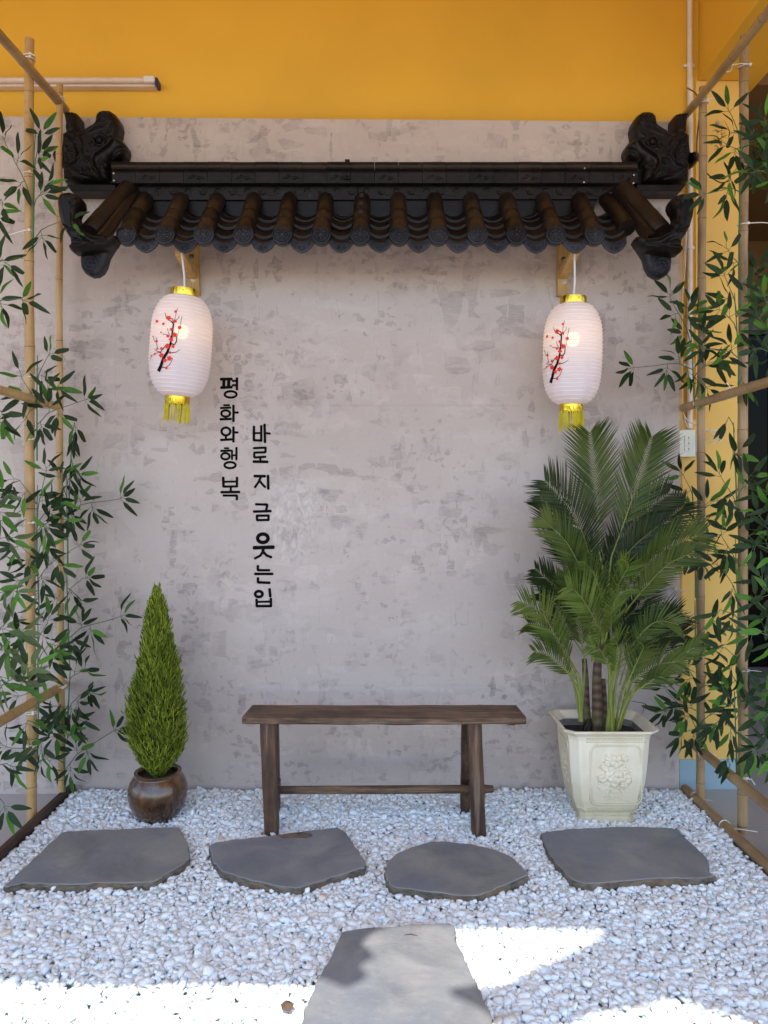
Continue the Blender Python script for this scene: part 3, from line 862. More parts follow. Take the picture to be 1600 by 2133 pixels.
# drip tile (pointed, carved)
def drip_mesh():
    mbd = MB()
    out = [(-.047,.026),(-.024,.011),(0,.006),(.024,.011),(.047,.026),(.049,.006),(.036,-.014),(.018,-.028),(0,-.034),(-.018,-.028),(-.036,-.014),(-.049,.006)]
    n = len(out)
    inn = [(x*.86, z*.82-.0006) for x, z in out]
    vs = [(x,.006,z) for x,z in out] + [(x,-.004,z) for x,z in out] + [(x,-.0045,z) for x,z in inn] + [(x*.97,-.001,z*.97) for x,z in inn]
    fs = [tuple(range(n))] + [(i,(i+1)%n,n+(i+1)%n,n+i) for i in range(n)] + [(n+i,n+(i+1)%n,2*n+(i+1)%n,2*n+i) for i in range(n)] + [(2*n+i,2*n+(i+1)%n,3*n+(i+1)%n,3*n+i) for i in range(n)] + [tuple(range(3*n,4*n))]
    mbd.add(vs, fs)
    for s_ in (-1,1):
        for (cx_,cz_,r_) in ((.026,.002,.009),(.009,-.014,.007)):
            pts = [(s_*(cx_+r_*(1-t*.75)*math.cos(t*7)), -.002, cz_+r_*(1-t*.75)*math.sin(t*7)) for t in [i/10 for i in range(11)]]
            mbd.tube(pts, .0015, 4)
        mbd.tube([(0,-.002,-.026),(s_*.006,-.002,-.016),(s_*.014,-.002,-.008),(s_*.010,-.002,.001)], .0014, 4)
    mbd.sphere((0,-.002,-.004), .0045, 1,.6,1, 8, 5)
    return mbd.mesh('drip_tile', M['tile_end'], smooth=40)
me_drip = drip_mesh()
def pan_mesh(w, y0, y1, z0, z1):
    mbd = MB(); n = 8; vs = []
    for (y,z,sag) in ((y0,z0,.020),(y1,z1,.024)):
        for dz in (0,-.012):
            for i in range(n+1):
                u = -1+2*i/n
                vs.append((u*w, y, z+dz-sag*(1-u*u)))
    a,b,c,e = 0,n+1,2*(n+1),3*(n+1); fs = []
    for i in range(n):
        fs += [(a+i,a+i+1,c+i+1,c+i),(b+i,b+i+1,e+i+1,e+i),(c+i,c+i+1,e+i+1,e+i),(a+i,a+i+1,b+i+1,b+i)]
    mbd.add(vs, fs)
    return mbd.mesh('pan_tile', M['tile'], smooth=40)
pans = [pan_mesh(.047, -.050, -.115, 2.475, 2.449), pan_mesh(.048, -.105, -.165, 2.452, 2.418), pan_mesh(.049, -.155, -.215, 2.414, 2.372), pan_mesh(.050, -.205, -.262, 2.364, 2.322), pan_mesh(.050, -.235, -.288, 2.328, 2.288)]
for k in range(13):
    X = -1.014+.1536*k + random.uniform(-.0015,.0015)
    if k == 12: X = .829
    for s in range(3):
        inst('cover_tile', seg_me[s], (X, -.058, 2.524), roof, rot=(random.uniform(-.006,.006),0,random.uniform(-.006,.006)))
    e = inst('tile_end', me_disc, (X, -.290, 2.290), roof)
    e.rotation_euler = (R(90)-R(6), 0, 0)
    e.rotation_euler.rotate_axis('Z', random.uniform(-.06,.06))
for k in range(13):
    X = -1.014+.1536*(k+.5)
    for i, pm in enumerate(pans): inst('pan_tile', pm, (X+random.uniform(-.001,.001), random.uniform(-.003,.003), random.uniform(-.002,.002)), roof, rot=(0,random.uniform(-.012,.012)*0,0))
    d_ = inst('drip_tile', me_drip, (X, -.292, 2.252+random.uniform(-.0015,.0015)), roof, rot=(R(-6),random.uniform(-.03,.03),0))
# three square pegs on the middle cover tile
for t in (.18,.42,.66):
    c = A0+ax*t; mbk = MB(); X = -1.014+.1536*6
    mbk.box((X-.011,c.y-.030,c.z+.022),(X+.009,c.y-.012,c.z+.040)); mbk.build('tile_peg', M['tile'], roof, bevel=.002)
# last half tile on the switch side
mbh = MB(); X = .829+.1536*.86
Ls = [Vector((X-.02,-.058,2.524)), Vector((X,-.15,2.43)), Vector((X+.012,-.24,2.335))]
mbh.tube(Ls, [.030,.034,.036], 14, True, 0, 1, (1,0,0)); mbh.build('half_cover_tile', M['tile_warm_sheen'], roof, smooth=35)

# hip ridges and curled corner finials
CURL = [(124,428),(125,417),(130,409),(139,405),(150,404),(160,407),(168,412),(173,420),(174,429),(171,438),(166,444),(163,452),(166,464),(173,475),(184,485),(198,492),(214,495),(230,494),(243,492),(247,500),(240,512),(226,519),(206,522),(190,526),(172,528),(156,528),(149,523),(149,515),(152,508),(149,499),(142,488),(133,472),(127,452)]
TONG = [(168,512),(190,514),(215,507),(238,500),(246,500),(240,513),(226,535),(220,556),(213,568),(202,575),(190,576),(178,570),(171,560),(169,545),(169,528)]
CURL_R = [('s',(161,428),12,1.4,2.2,.004,1,2.4),('l',[(164,452),(167,470),(180,490),(200,502),(228,505)],3.0,.009),('l',[(156,440),(157,470),(172,496),(196,511),(222,512)],2.0,-.004),
          ('l',[(138,474),(150,484),(166,487)],2.2,.006),('l',[(166,487),(186,512),(200,516)],2.0,.004),('l',[(152,508),(165,505),(186,513)],2.4,.005),('l',[(150,520),(172,520),(198,514)],5,.006),
          ('l',[(140,412),(139,440),(143,468)],1.2,.002)]
TONG_R = [('r',(191,553),16,2.0,.004),('l',[(214,520),(216,540),(213,556),(205,567)],1.6,.003),('r',(191,553),9,1.3,.0025),('b',(191,553),4,.004)] + [('b',(191+9*math.cos(a),553+9*math.sin(a)),2.4,.003) for a in np.arange(0,6.28,1.047)]
DRAG = [(136,239),(140,238.5),(155,239),(164,240.5),(167.5,246),(168,262),(170,280),(172,284),(185,277),(203,266),(202,256),(204,246),(211,238),(222,235),(234,236),(244,243),(250,253),(252.5,266),(250,282),(246,294),(252,292.5),(260,298),(265.5,306),(267,315),(264,327),(256,336),(246,339),(233,339),(232,350),(233,383),(210,384),(170,384),(137,380),(136,355),(135,325),(132,338),(124,342),(116,337),(113,329),(117,320),(125,316),(133,319),(135,300),(135,285),(142,281),(142,262),(139,250)]
DRAG_R = ([('l',[(x,243),(x+2.2,262),(x+3.5,279)],1.1,.0035) for x in (143,148,153,158,163)] +
  [('r',(218,306),10.5,2.4,.008),('b',(218,306),7,.011),('l',[(203,300),(210,293),(222,292),(232,299)],2.2,.006),
   ('l',[(246,300),(236,314),(220,326),(208,334),(203,346),(206,360),(216,372)],4.5,.012),('l',[(262,316),(250,322),(240,334)],6,-.008),
   ('l',[(188,283),(204,272),(216,262)],2.6,.008),('s',(226,254),13,1.2,1.8,.005,1,1.0),('l',[(244,270),(236,286),(228,292)],2.4,.006),('l',[(238,262),(230,278),(222,288)],1.8,.005),
   ('s',(200,310),9,1.2,1.8,.006,-1,.5),('s',(188,328),7,1.3,1.5,.005,1,2),('s',(189,345),9,1.5,1.7,.006,-1,0),('s',(190,365),10,1.4,1.7,.006,1,1),('s',(222,352),10,1.3,1.8,.006,1,.2),
   ('l',[(150,300),(163,312),(170,330),(168,348),(158,352)],3.2,.008),('l',[(146,350),(160,362),(178,372),(205,376)],2.2,.006),('l',[(142,366),(162,376),(190,380)],1.8,.004),
   ('l',[(176,300),(182,312),(180,330),(172,344)],2.0,.006)] +
  [('l',[(147+4*i,288),(146+4*i,298),(149+4*i,306)],1.3,.004) for i in range(5)] +
  [('l',[(155,315+6*i),(163,318+6*i),(170,314+6*i)],1.3,.004) for i in range(6)] +
  [('b',(148+3*math.sin(i*2.1),318+7*i),3.2,.005) for i in range(8)] + [('b',(196+i*5,288-2*i),2.5,.003) for i in range(6)])
def mrel(rs):
    out = []
    for r_ in rs:
        if r_[0] == 'l': out.append(('l', [(mir(a),b) for a,b in r_[1]], *r_[2:]))
        elif r_[0] == 's': out.append(('s', (mir(r_[1][0]),r_[1][1]), *r_[2:6], -r_[6], math.pi-r_[7]))
        else: out.append((r_[0], (mir(r_[1][0]),r_[1][1]), *r_[2:]))
    return out
def mp_(pl): return [(mir(a),b) for a,b in reversed(pl)]
for side in (0,1):
    f = (lambda p: p) if side == 0 else (lambda p: [(a+3,b+3) for a,b in mp_(p)])
    fr = (lambda r_: r_) if side == 0 else (lambda r_: mrel(r_))
    def fr2(r_):
        if side == 0: return r_
        out = []
        for q in mrel(r_):
            if q[0] == 'l': out.append(('l', [(a+3,b+3) for a,b in q[1]], *q[2:]))
            else: out.append((q[0], (q[1][0]+3,q[1][1]+3), *q[2:]))
        return out
    o = inflate('dragon_head_finial', f(DRAG), -.045, .050, 13, fr2(DRAG_R), .042, 1.3, M['tile'], roof)
    m_ = (lambda x: x) if side == 0 else (lambda x: mir(x)+3)
    a, b = sorted((m_(148), m_(240)))
    pa = W(a,384,-.09); pb = W(b,398,-.09)
    mbp = MB(); lo, hi = pa.x, pb.x
    if side == 0: q4 = [(W(137,384,0).x), W(149,397,0).x]
    mbp.hexa([(lo,-.09,pb.z),(hi,-.09,pb.z),(hi,-.005,pb.z),(lo,-.005,pb.z),(lo-.022,-.09,pa.z),(hi+.0,-.09,pa.z),(hi,-.005,pa.z),(lo-.022,-.005,pa.z)] if side == 0 else
             [(lo,-.09,pb.z),(hi,-.09,pb.z),(hi,-.005,pb.z),(lo,-.005,pb.z),(lo,-.09,pa.z),(hi+.022,-.09,pa.z),(hi+.022,-.005,pa.z),(lo,-.005,pa.z)])
    mbp.build('finial_plinth', M['tile'], roof, bevel=.003)
    inflate('curled_corner', f(CURL), -.312, .040, 11, fr2(CURL_R), .035, 1.3, M['tile'], roof)
    o = inflate('corner_drip', f(TONG), -.262, .020, 10, fr2(TONG_R), .03, 1.3, M['tile_end'], roof)
    # hip: big half-round on top of a stepped course
    s_ = -1 if side == 0 else 1
    P0 = W(m_(268),392,-.07); P1 = W(m_(188),484,-.280)
    mbh = MB(); dirv = (P1-P0)
    mbh.tube([P0, P0+dirv*.33, P0+dirv*.335, P0+dirv*.66, P0+dirv*.665, P1-dirv*.03, P1], [.036,.037,.0385,.0385,.040,.040,.034], 18, True, 0, 1, (1,0,0))
    mbh.build('hip_tile', M['tile_warm_sheen'], roof, smooth=35)
    Q0 = W(m_(282),400,-.06); Q1 = W(m_(214),500,-.305)
    mbh = MB(); mbh.tube([Q0, Q1], [.027,.027], 4, True, 0, 1, (1,0,.4)); mbh.build('hip_course', M['tile'], roof, bevel=.004)
    mbh = MB(); mbh.tube([W(m_(278),404,-.085), W(m_(206),492,-.325)], .011, 8); mbh.build('hip_bead', M['tile_warm_sheen'], roof, smooth=40)

# ------------------------------------------------------------------ wooden brackets below the roof
def bracket(pxs, top, bot, slant, label, bolts):
    root = empty('wooden_bracket', W(sum(pxs)/2, bot, 0), label, 'bracket', 'yellow wooden brackets under the roof')
    mb = MB(); y0 = -.030
    a, b = pxs
    x0, x1 = W(a,0,y0).x, W(b,0,y0).x; zt = W(0,top,y0).z; zb = W(0,bot,y0).z
    dx = slant*(1540/1540)*.002
    mb.hexa([(x0+dx*3,y0,zb+.004),(x1+dx*3,y0,zb),(x1+dx*3,-.0012,zb),(x0+dx*3,-.0012,zb+.004),(x0,y0,zt),(x1,y0,zt),(x1,-.0012,zt),(x0,-.0012,zt)])
    mb.build('upright', M['pine'], root, bevel=.003)
    # the raking arm rises toward the eave
    mb = MB(); xm0, xm1 = x0+.004, x1-.004
    za = W(0,545,y0).z
    mb.hexa([(xm0,-.030,za-.075),(xm1,-.030,za-.075),(xm1,-.030,za-.035),(xm0,-.030,za-.035),(xm0,-.225,za-.035),(xm1,-.225,za-.035),(xm1,-.225,za-.010),(xm0,-.225,za-.010)])
    mb.build('arm', M['pine'], root, bevel=.002)
    bs = MB(); bs.lathe([(0,.006),(.005,.005),(.006,.002),(.006,.001),(.010,.001),(.010,-.001),(0,-.001)], n=12)
    bm_ = bs.mesh('bolt', M['screw'], smooth=40)
    for p in bolts: inst('bolt', bm_, W(p[0],p[1],y0-.001), root, rot=(R(90),0,0))
bracket((389,412), 500, 614, 1.2, 'yellow wooden bracket on the wall beside the lantern near the lettering', [(399,534),(402,583)])
bracket((1162,1184), 500, 617, 0, 'yellow wooden bracket on the wall beside the lantern above the palm', [(1174,540),(1175,587)])

# ------------------------------------------------------------------ lanterns
PR = [([(235,1062),(262,1010),(290,930),(320,880),(345,800),(355,720),(360,640),(362,600),(340,578),(305,560)],[36,30,30,26,20,17,15,14,10,8]),
 ([(310,565),(283,535),(266,492)],[9,7,4]),([(362,600),(352,555),(320,542)],[9,8,8]),([(372,580),(375,520),(386,442)],[4,4,3]),([(375,575),(405,540),(412,515)],[4,3,3]),
 ([(345,790),(385,798),(400,770),(402,720),(390,700)],[12,11,10,8,6]),([(402,740),(420,640),(432,560),(437,520)],[5,4,3,3]),([(350,735),(320,690),(308,645)],[6,4,3]),([(330,715),(285,705),(262,700)],[4,3,3]),
 ([(345,800),(300,815),(260,870),(250,885)],[12,10,8,8]),([(260,880),(220,868),(190,850)],[8,6,3]),([(250,880),(200,890),(165,910),(150,940)],[6,5,4,3]),([(225,850),(210,800),(208,735)],[4,3,3]),([(190,775),(175,745),(170,720)],[3,3,3]),
 ([(335,880),(365,880),(405,870),(438,842)],[8,8,6,3]),([(265,1022),(310,1022),(345,1000),(365,965),(375,930)],[8,6,5,4,3])]
FL = [(372,478,13),(312,546,22),(375,573,16),(423,630,17),(347,655,15),(382,706,22),(350,752,20),(317,722,14),(318,818,22),(372,818,16),(262,843,13),(208,773,14),(197,577,14),(265,604,13),(248,686,8),(168,720,7),(220,845,10),(348,878,12),(265,908,22),(197,895,10),(160,905,7),(345,935,22),(302,957,18),(318,1027,14),(275,707,5),(350,993,6)]
def make_lantern(cpx, cpy, Y, Rpx, Hpx, tilt, cord_top, th_off, zsh, label, zrot):
    k = (Y+CAM_D)/FPX
    Rm, Hm = Rpx*k, Hpx*k*.5; r0 = Rpx*.43*k
    root = empty('paper_lantern', (0,0,0), label, 'lantern', 'hanging white lanterns with blossom print')
    def rad(z):
        u = min(1, abs(z)/Hm); return r0 + (Rm-r0)*(1-u**3.6)**.62
    nr = 27
    mb = MB(); prof = []
    for i in range(nr*3+1):
        z = -Hm + 2*Hm*i/(nr*3)
        r_ = rad(z); prof.append((r_ - (0.0016 if i%3 else 0), z))
    mb.lathe(prof, n=56, wob=lambda a, i: 1+.006*math.sin(5*a+1)+.004*math.sin(9*a+i*.05))
    mb.build('lantern_shade', M['paper'], root, smooth=180)
    rb = MB(); n = 48
    pts = [(math.cos(2*math.pi*i/n), math.sin(2*math.pi*i/n), 0) for i in range(n)]
    vs = []; fs = []
    for i in range(n):
        c, s = math.cos(2*math.pi*i/n), math.sin(2*math.pi*i/n)
        for j in range(4):
            a = math.pi/2*j; vs.append((c*(1+.009*math.cos(a)), s*(1+.009*math.cos(a)), .0011*math.sin(a)))
        for j in range(4): fs.append((i*4+j, i*4+(j+1)%4, ((i+1)%n)*4+(j+1)%4, ((i+1)%n)*4+j))
    rb.add(vs, fs); rme = rb.mesh('rib', M['rib'], smooth=180)
    for i in range(1, nr):
        z = -Hm+2*Hm*i/nr; r_ = rad(z)
        inst('rib', rme, (0,0,z), root, scale=(r_,r_,1), rot=(random.uniform(-.008,.008),random.uniform(-.008,.008),0))
    # gold collars
    mb = MB(); rc = Rpx*.445*k
    mb.lathe([(rc*.93,Hm-.004),(rc,Hm-.004),(rc+.001,Hm+.010),(rc,Hm+.027),(rc*.90,Hm+.028),(rc*.9,Hm+.006)], n=40, wob=lambda a,i: 1+.012*math.sin(3*a)+.006*math.sin(11*a))
    for a in (0,120,240): mb.sphere((rc*math.cos(R(a-80)),rc*math.sin(R(a-80)),Hm+.014), .0035, n=8, k=5)
    mb.build('gold_collar', M['gold'], root, smooth=50)
    mb = MB(); rc2 = Rpx*.385*k
    mb.lathe([(rc2*.9,-Hm+.003),(rc2,-Hm+.003),(rc2+.001,-Hm-.012),(rc2,-Hm-.031),(rc2*.9,-Hm-.031),(rc2*.9,-Hm-.002)], n=40, wob=lambda a,i: 1+.014*math.sin(4*a+1))
    mb.build('gold_collar', M['gold'], root, smooth=50)
    tz = MB()
    for i in range(95):
        a = random.uniform(0, 2*math.pi); rr_ = rc2*random.uniform(.94,1.03)
        x, y = rr_*math.cos(a), rr_*math.sin(a); z0 = -Hm-.024-random.uniform(0,.006); L = random.uniform(.062,.080)
        dx, dy = random.uniform(-.006,.006), random.uniform(-.004,.004)
        tz.tube([(x,y,z0),(x*1.05+dx*.4,y*1.05+dy*.4,z0-L*.4),(x*1.02+dx,y*1.02+dy,z0-L)], [.0013,.0012,.0011], 4)
    for i in range(14):
        a = random.uniform(-2.6,-.6); x, y = rc2*math.cos(a)*1.03, rc2*math.sin(a)*1.03
        tz.tube([(x,y,-Hm-.01),(x*.9,y*1.04,-Hm-.02),(x*.8+.01,y*1.05,-Hm-.035)], .0011, 4)
    tz.tube([(-rc2*.95,-.01,-Hm-.06),(-rc2*1.08,-.012,-Hm-.10),(-rc2*1.12,-.012,-Hm-.135)], .0009, 4)
    tag(tz.build('tassel', M['tassel'], root), None, kind='stuff')
    bz = Hm*.30
    mb = MB(); mb.sphere((0,0,bz), .026, 1,1,1.15, 20, 12); mb.build('bulb', M['bulb'], root, smooth=180)
    mb = MB(); mb.tube([(0,0,bz+.026),(0,0,bz+.06)], .014, 12); mb.tube([(0,0,bz+.06),(0,0,Hm+.02)], .003, 6)
    mb.tube([(-rc*.9,0,Hm+.02),(rc*.9,0,Hm+.02)], .0015, 5); mb.build('lamp_holder', M['white_plastic'], root, smooth=50)
    # printed blossom branch
    def surf(X_, Y_):
        px = 290+X_/4.848; py = 560+Y_/4.848
        z = -(py-718)*k*(Rpx/63) - zsh*k
        rr_ = rad(z)
        th = math.asin(max(-.97,min(.97,(px-377)/63.0*(.99)))) + th_off
        return th, z, rr_
    pb = MB()
    for pts, ws in PR:
        n = len(pts); fine = []; fw = []
        for i in range(n-1):
            for q in range(4):
                t = q/4; fine.append((pts[i][0]*(1-t)+pts[i+1][0]*t, pts[i][1]*(1-t)+pts[i+1][1]*t)); fw.append(ws[i]*(1-t)+ws[i+1]*t)
        fine.append(pts[-1]); fw.append(ws[-1]); vs = []
        for i, (p, w_) in enumerate(zip(fine, fw)):
            a = fine[max(0,i-1)]; b = fine[min(len(fine)-1,i+1)]
            tx, ty = b[0]-a[0], b[1]-a[1]; L = math.hypot(tx,ty) or 1
            nx, ny = -ty/L, tx/L; w_ = max(w_, 4.5)
            for s_ in (-.5,.5):
                th, z, rr_ = surf(p[0]+nx*w_*s_, p[1]+ny*w_*s_)
                vs.append(((rr_+.0016)*math.sin(th), -(rr_+.0016)*math.cos(th), z))
        pb.add(vs, [(2*i,2*i+1,2*i+3,2*i+2) for i in range(len(fine)-1)])
    pb.build('printed_branch', M['branch_ink'], root)
    fb = MB()
    for (fx, fy, fr_) in FL:
        ph = random.uniform(0,6); vs = []
        th, z, rr_ = surf(fx, fy); rr_ += .0021
        vs.append((rr_*math.sin(th), -rr_*math.cos(th), z)); n = 20
        for i in range(n):
            a = ph+2*math.pi*i/n; q = fr_*1.12*(.70+.36*abs(math.cos(2.5*(a-ph))))
            th, z, r2 = surf(fx+q*math.cos(a), fy+q*math.sin(a)); r2 += .0021
            vs.append((r2*math.sin(th), -r2*math.cos(th), z))
        fb.add(vs, [(0,1+i,1+(i+1)%n) for i in range(n)])
    fb.build('printed_blossoms', M['red'], root)
    # cord up to the roof
    ctr = W(cpx, cpy, Y)
    rot = Matrix.Rotation(tilt, 3, 'Y')
    top = rot.inverted() @ (cord_top - ctr)
    mb = MB(); st = Vector((0,0,Hm+.02))
    mb.tube([st, st.lerp(top,.3)+Vector((.003,0,0)), st.lerp(top,.7)+Vector((-.001,0,0)), top], .0042, 8); mb.build('cord', M['cable'], root, smooth=60)
    root.location = ctr; root.rotation_euler = (R(1.5), tilt, 0)
make_lantern(377, 722, -.22, 63, 208, math.atan2(16,220), W(379,500,-.22)+Vector((0,0,.0)), .20, 0, 'white paper lantern with red plum blossom print beside the black lettering', 0)
make_lantern(1192.5, 738, -.22, 60.5, 208, math.atan2(3,220), W(1197,500,-.22), -.42, 5, 'white paper lantern with red plum blossom print hanging above the potted palm', 0)
# ------------------------------------------------------------------ wall fittings
fl = empty('fluorescent_lamp', W(160,174,.02), 'unlit white tube lamp batten fixed on the ochre wall', 'lamp')
a = W(-60,160,.01); b = W(322,187,.01)
mb = MB(); mb.box((a.x,.020,b.z+.021),(b.x,.058,a.z-.006)); mb.build('lamp_body', M['tube_cream'], fl, bevel=.004)
mb = MB(); mb.tube([(a.x,.012,a.z-.014),(b.x+.004,.012,a.z-.014)], .0125, 16); mb.build('lamp_tube', M['tube_cream'], fl, smooth=60)
mb = MB(); mb.box((b.x-.045,-.004,a.z-.028),(b.x+.002,.014,a.z-.001)); mb.build('lamp_holder', M['white_plastic'], fl, bevel=.005)
mb = MB(); mb.box((b.x+.001,.002,b.z+.018),(b.x+.015,.056,a.z-.003)); mb.build('end_cap', M['blue_plastic'], fl, bevel=.006)
# conduit
cd = empty('conduit_pipe', W(1437,893,.045), 'pale plastic conduit pipe running up the yellow wall to the ceiling', 'pipe')
x = W(1437,0,.045).x; zb = W(0,893,.045).z
mb = MB(); mb.tube([(x,.045,zb),(x,.045,2.1),(x+.001,.045,3.0),(x,.045,3.75)], .0115, 14); mb.build('pipe', M['pipe'], cd, smooth=60)
for py in (135, 515, 760):
    z = W(0,py,.045).z; mb = MB(); mb.tube([(x,.045,z-.008),(x,.045,z+.008)], .0135, 14); mb.box((x-.024,.050,z-.006),(x+.024,.054,z+.006)); mb.build('pipe_clip', M['pipe'], cd)
# switch
sw = empty('light_switch', W(1430,925,.03), 'ivory three-rocker light switch box mounted beside the plaster boards', 'switch')
p0 = W(1414,952,.02); p1 = W(1449,895,.02)
mb = MB(); mb.box((p0.x,.018,p0.z),(p1.x,.052,p1.z)); mb.build('plate', M['switch_plastic'], sw, bevel=.004)
q0 = W(1451,946,.03); q1 = W(1469,903,.03)
mb = MB(); mb.box((q0.x-.003,.030,q0.z),(q1.x,.052,q1.z)); mb.build('socket_box', M['switch_plastic'], sw, bevel=.003)
for py in (912, 923.5, 935):
    c = W(1432,py,.016); mb = MB(); mb.box((c.x-.012,.0135,c.z-.0100),(c.x+.012,.0175,c.z+.0100)); r_ = mb.build('rocker', M['switch_plastic'], sw, bevel=.0015)
    mb = MB(); mb.box((c.x+.004,.0125,c.z-.004),(c.x+.0065,.0134,c.z+.004)); mb.build('mark', M['dark'], r_)
def cable(pts, label, r=.0022, mat='cable', name='cable', cat='cable', group=None):
    mb = MB(); P = [W(*p) for p in pts]
    Q = []
    for i in range(len(P)-1):
        p0, p1, p2, p3 = P[max(i-1,0)], P[i], P[i+1], P[min(i+2,len(P)-1)]
        for s in range(5):
            t = s/5; Q.append(.5*((2*p1)+(p2-p0)*t+(2*p0-5*p1+4*p2-p3)*t*t+(3*p1-p0-3*p2+p3)*t**3))
    Q.append(P[-1])
    mb.tube(Q, r, 6)
    return tag(mb.build(name, M[mat], None, smooth=60, loc=Q[0]), label, cat, group)
cable([(1428,490,.03),(1424,560,.03),(1420,640,.03),(1419,760,.03),(1421,840,.03),(1427,868,.03),(1440,880,.03),(1468,886,.04)], 'thin white cable hanging beside the conduit and bending to the switch', .0022)
cable([(1431,470,.025),(1427,560,.025),(1422,620,.027),(1421,740,.027),(1423,850,.03),(1432,890,.035)], 'second thin white cable running down just behind the switch box', .0020)
cable([(1462,903,.03),(1478,897,.0),(1492,896,-.01),(1506,895,-.01)], 'short loose white cable end sticking out above the socket', .0024)
cable([(1466,918,.03),(1480,912,.0),(1498,914,-.01),(1500,920,-.01),(1482,922,.0),(1466,930,.03)], 'looped white cable beside the socket box', .0022)
cable([(1462,896,.04),(1470,893,.03),(1484,901,.03),(1499,916,.01)], 'white cable curving down above the socket loop', .0022)
cable([(1432,183,.03),(1452,198,-.1),(1458,230,-.1),(1452,290,-.1),(1454,330,-.1),(1472,360,-.1),(1500,380,-.15),(1520,376,-.2)], 'brown dry vine twisting around the top of the trellis pole', .0028, 'vine', 'dry_vine', 'vine')
cable([(1290,258,.04),(1330,256,.0),(1400,247,-.02),(1432,240,.03)], 'thin pale string along the top of the plaster wall', .0012, 'cable', 'string', 'string')
def clip(p0, p1, lab):
    mb = MB(); mb.tube([W(*p0), W(*p1)], .0045, 8); mb.sphere(W(*p0), .007, n=8, k=6)
    tag(mb.build('wire_clip', M['white_plastic'], None, smooth=60, loc=W(*p0)), lab, 'clip', 'white wire clips')
clip((1430,1186,.04),(1440,1179,.03),'white plastic wire clip on the yellow wall beside the palm')
clip((1408,1226,-.01),(1423,1232,-.03),'white plastic clip at the edge of the plaster board below the other clip')
an = MB(); p = W(1496,257,.050); an.tube([p+Vector((0,-.006,0)), p+Vector((0,.003,0))], .008, 12); an.tube([p+Vector((0,-.0065,0)), p+Vector((0,-.009,0))], .003, 8)
tag(an.build('wall_anchor', M['screw'], None, smooth=40, loc=p), 'small grey screw anchor above the rusty stain on the yellow column', 'anchor')
st = MB(); p = W(292,253,-.002); st.tube([p, p+Vector((0,-.002,.02))], .0014, 5); st.tube([p+Vector((0,-.002,.018)), p+Vector((.012,-.004,.016))], .0012, 5)
tag(st.build('nail', M['screw'], None, loc=p), 'small bent nail at the top edge of the plaster wall near the lamp', 'nail')

# ------------------------------------------------------------------ borders
kb = MB(); ka = G(0,1782,-.0); 
kb.hexa([(-1.368,-3.2,-.031),(-1.333,-3.2,-.031),(-1.330,-.003,-.031),(-1.362,-.003,-.031),(-1.368,-3.2,.022),(-1.338,-3.2,.022),(-1.334,-.003,.020),(-1.362,-.003,.020)])
tag(kb.build('timber_kerb', M['kerb'], None, bevel=.004, loc=(-1.35,-1.6,-.03)), 'brown timber kerb edging the pebbles on the lamp side', 'kerb')

def bamboo(name, P0, P1, r, mat, parent, nodes=None, taper=1.0, label=None, seed=0, bow=.004):
    rnd = random.Random(seed)
    P0, P1 = Vector(P0), Vector(P1); L = (P1-P0).length; u = (P1-P0)/L
    pts = []; rs = []
    side = u.cross(Vector((0,1,0)) if abs(u.y) < .8 else Vector((0,0,1))).normalized()
    if nodes is None:
        nodes = []; t = rnd.uniform(.05,.2)
        while t < L-.04: nodes.append(t); t += rnd.uniform(.20,.34)
    nl = []
    marks = [0] + sorted(nodes) + [L]
    def at(t):
        return P0 + u*t + side*(bow*math.sin(math.pi*t/L) + .0015*math.sin(t*9+seed))
    def rad(t): return r*(1+(taper-1)*t/L)
    seq = []
    for a, b in zip(marks[:-1], marks[1:]):
        m = b-a
        if a == 0: seq.append((0, 1.0))
        else: seq += [(a+.003,1.07),(a+.012,1.0)]
        seq.append((a+m*.5, .975))
        if b < L: seq += [(b-.012,1.02),(b-.003,1.08),(b,1.01)]
        else: seq.append((L,1.0))
    for t, s in seq: pts.append(at(t)); rs.append(rad(t)*s)
    mb = MB(); mb.tube(pts, rs, 18, True)
    o = mb.build(name, mat, parent, smooth=60, label=label)
    for t in nodes:
        nb = MB(); nb.tube([at(t-.0022), at(t+.0012)], rad(t)*1.035, 18, True)
        nb.build('node_ring', M['node'], o, smooth=60)
    return o
def tie(parent, c, r, axis, tail=None, tilt=.0, w=.0022):
    """cable tie ring round a pole at c; tail: end point of its loose strap"""
    ax_ = Vector(axis).normalized()
    e1 = ax_.orthogonal().normalized(); e2 = ax_.cross(e1)
    n = 20; pts = [Vector(c)+(e1*math.cos(2*math.pi*i/n)+e2*math.sin(2*math.pi*i/n))*(r+.001) + ax_*tilt*math.cos(2*math.pi*i/n) for i in range(n+1)]
    mb = MB(); mb.tube(pts, w, 6, True)
    h = Vector(c)+Vector((r*.6,-r*.9,0)); mb.box((h.x-.004,h.y-.004,h.z-.004),(h.x+.004,h.y+.003,h.z+.004))
    if tail is not None: mb.tube([h, h.lerp(Vector(tail),.5)+Vector((0,-.002,.002)), tail], .0019, 5)
    return mb.build('cable_tie', M['tie'], parent, smooth=60)

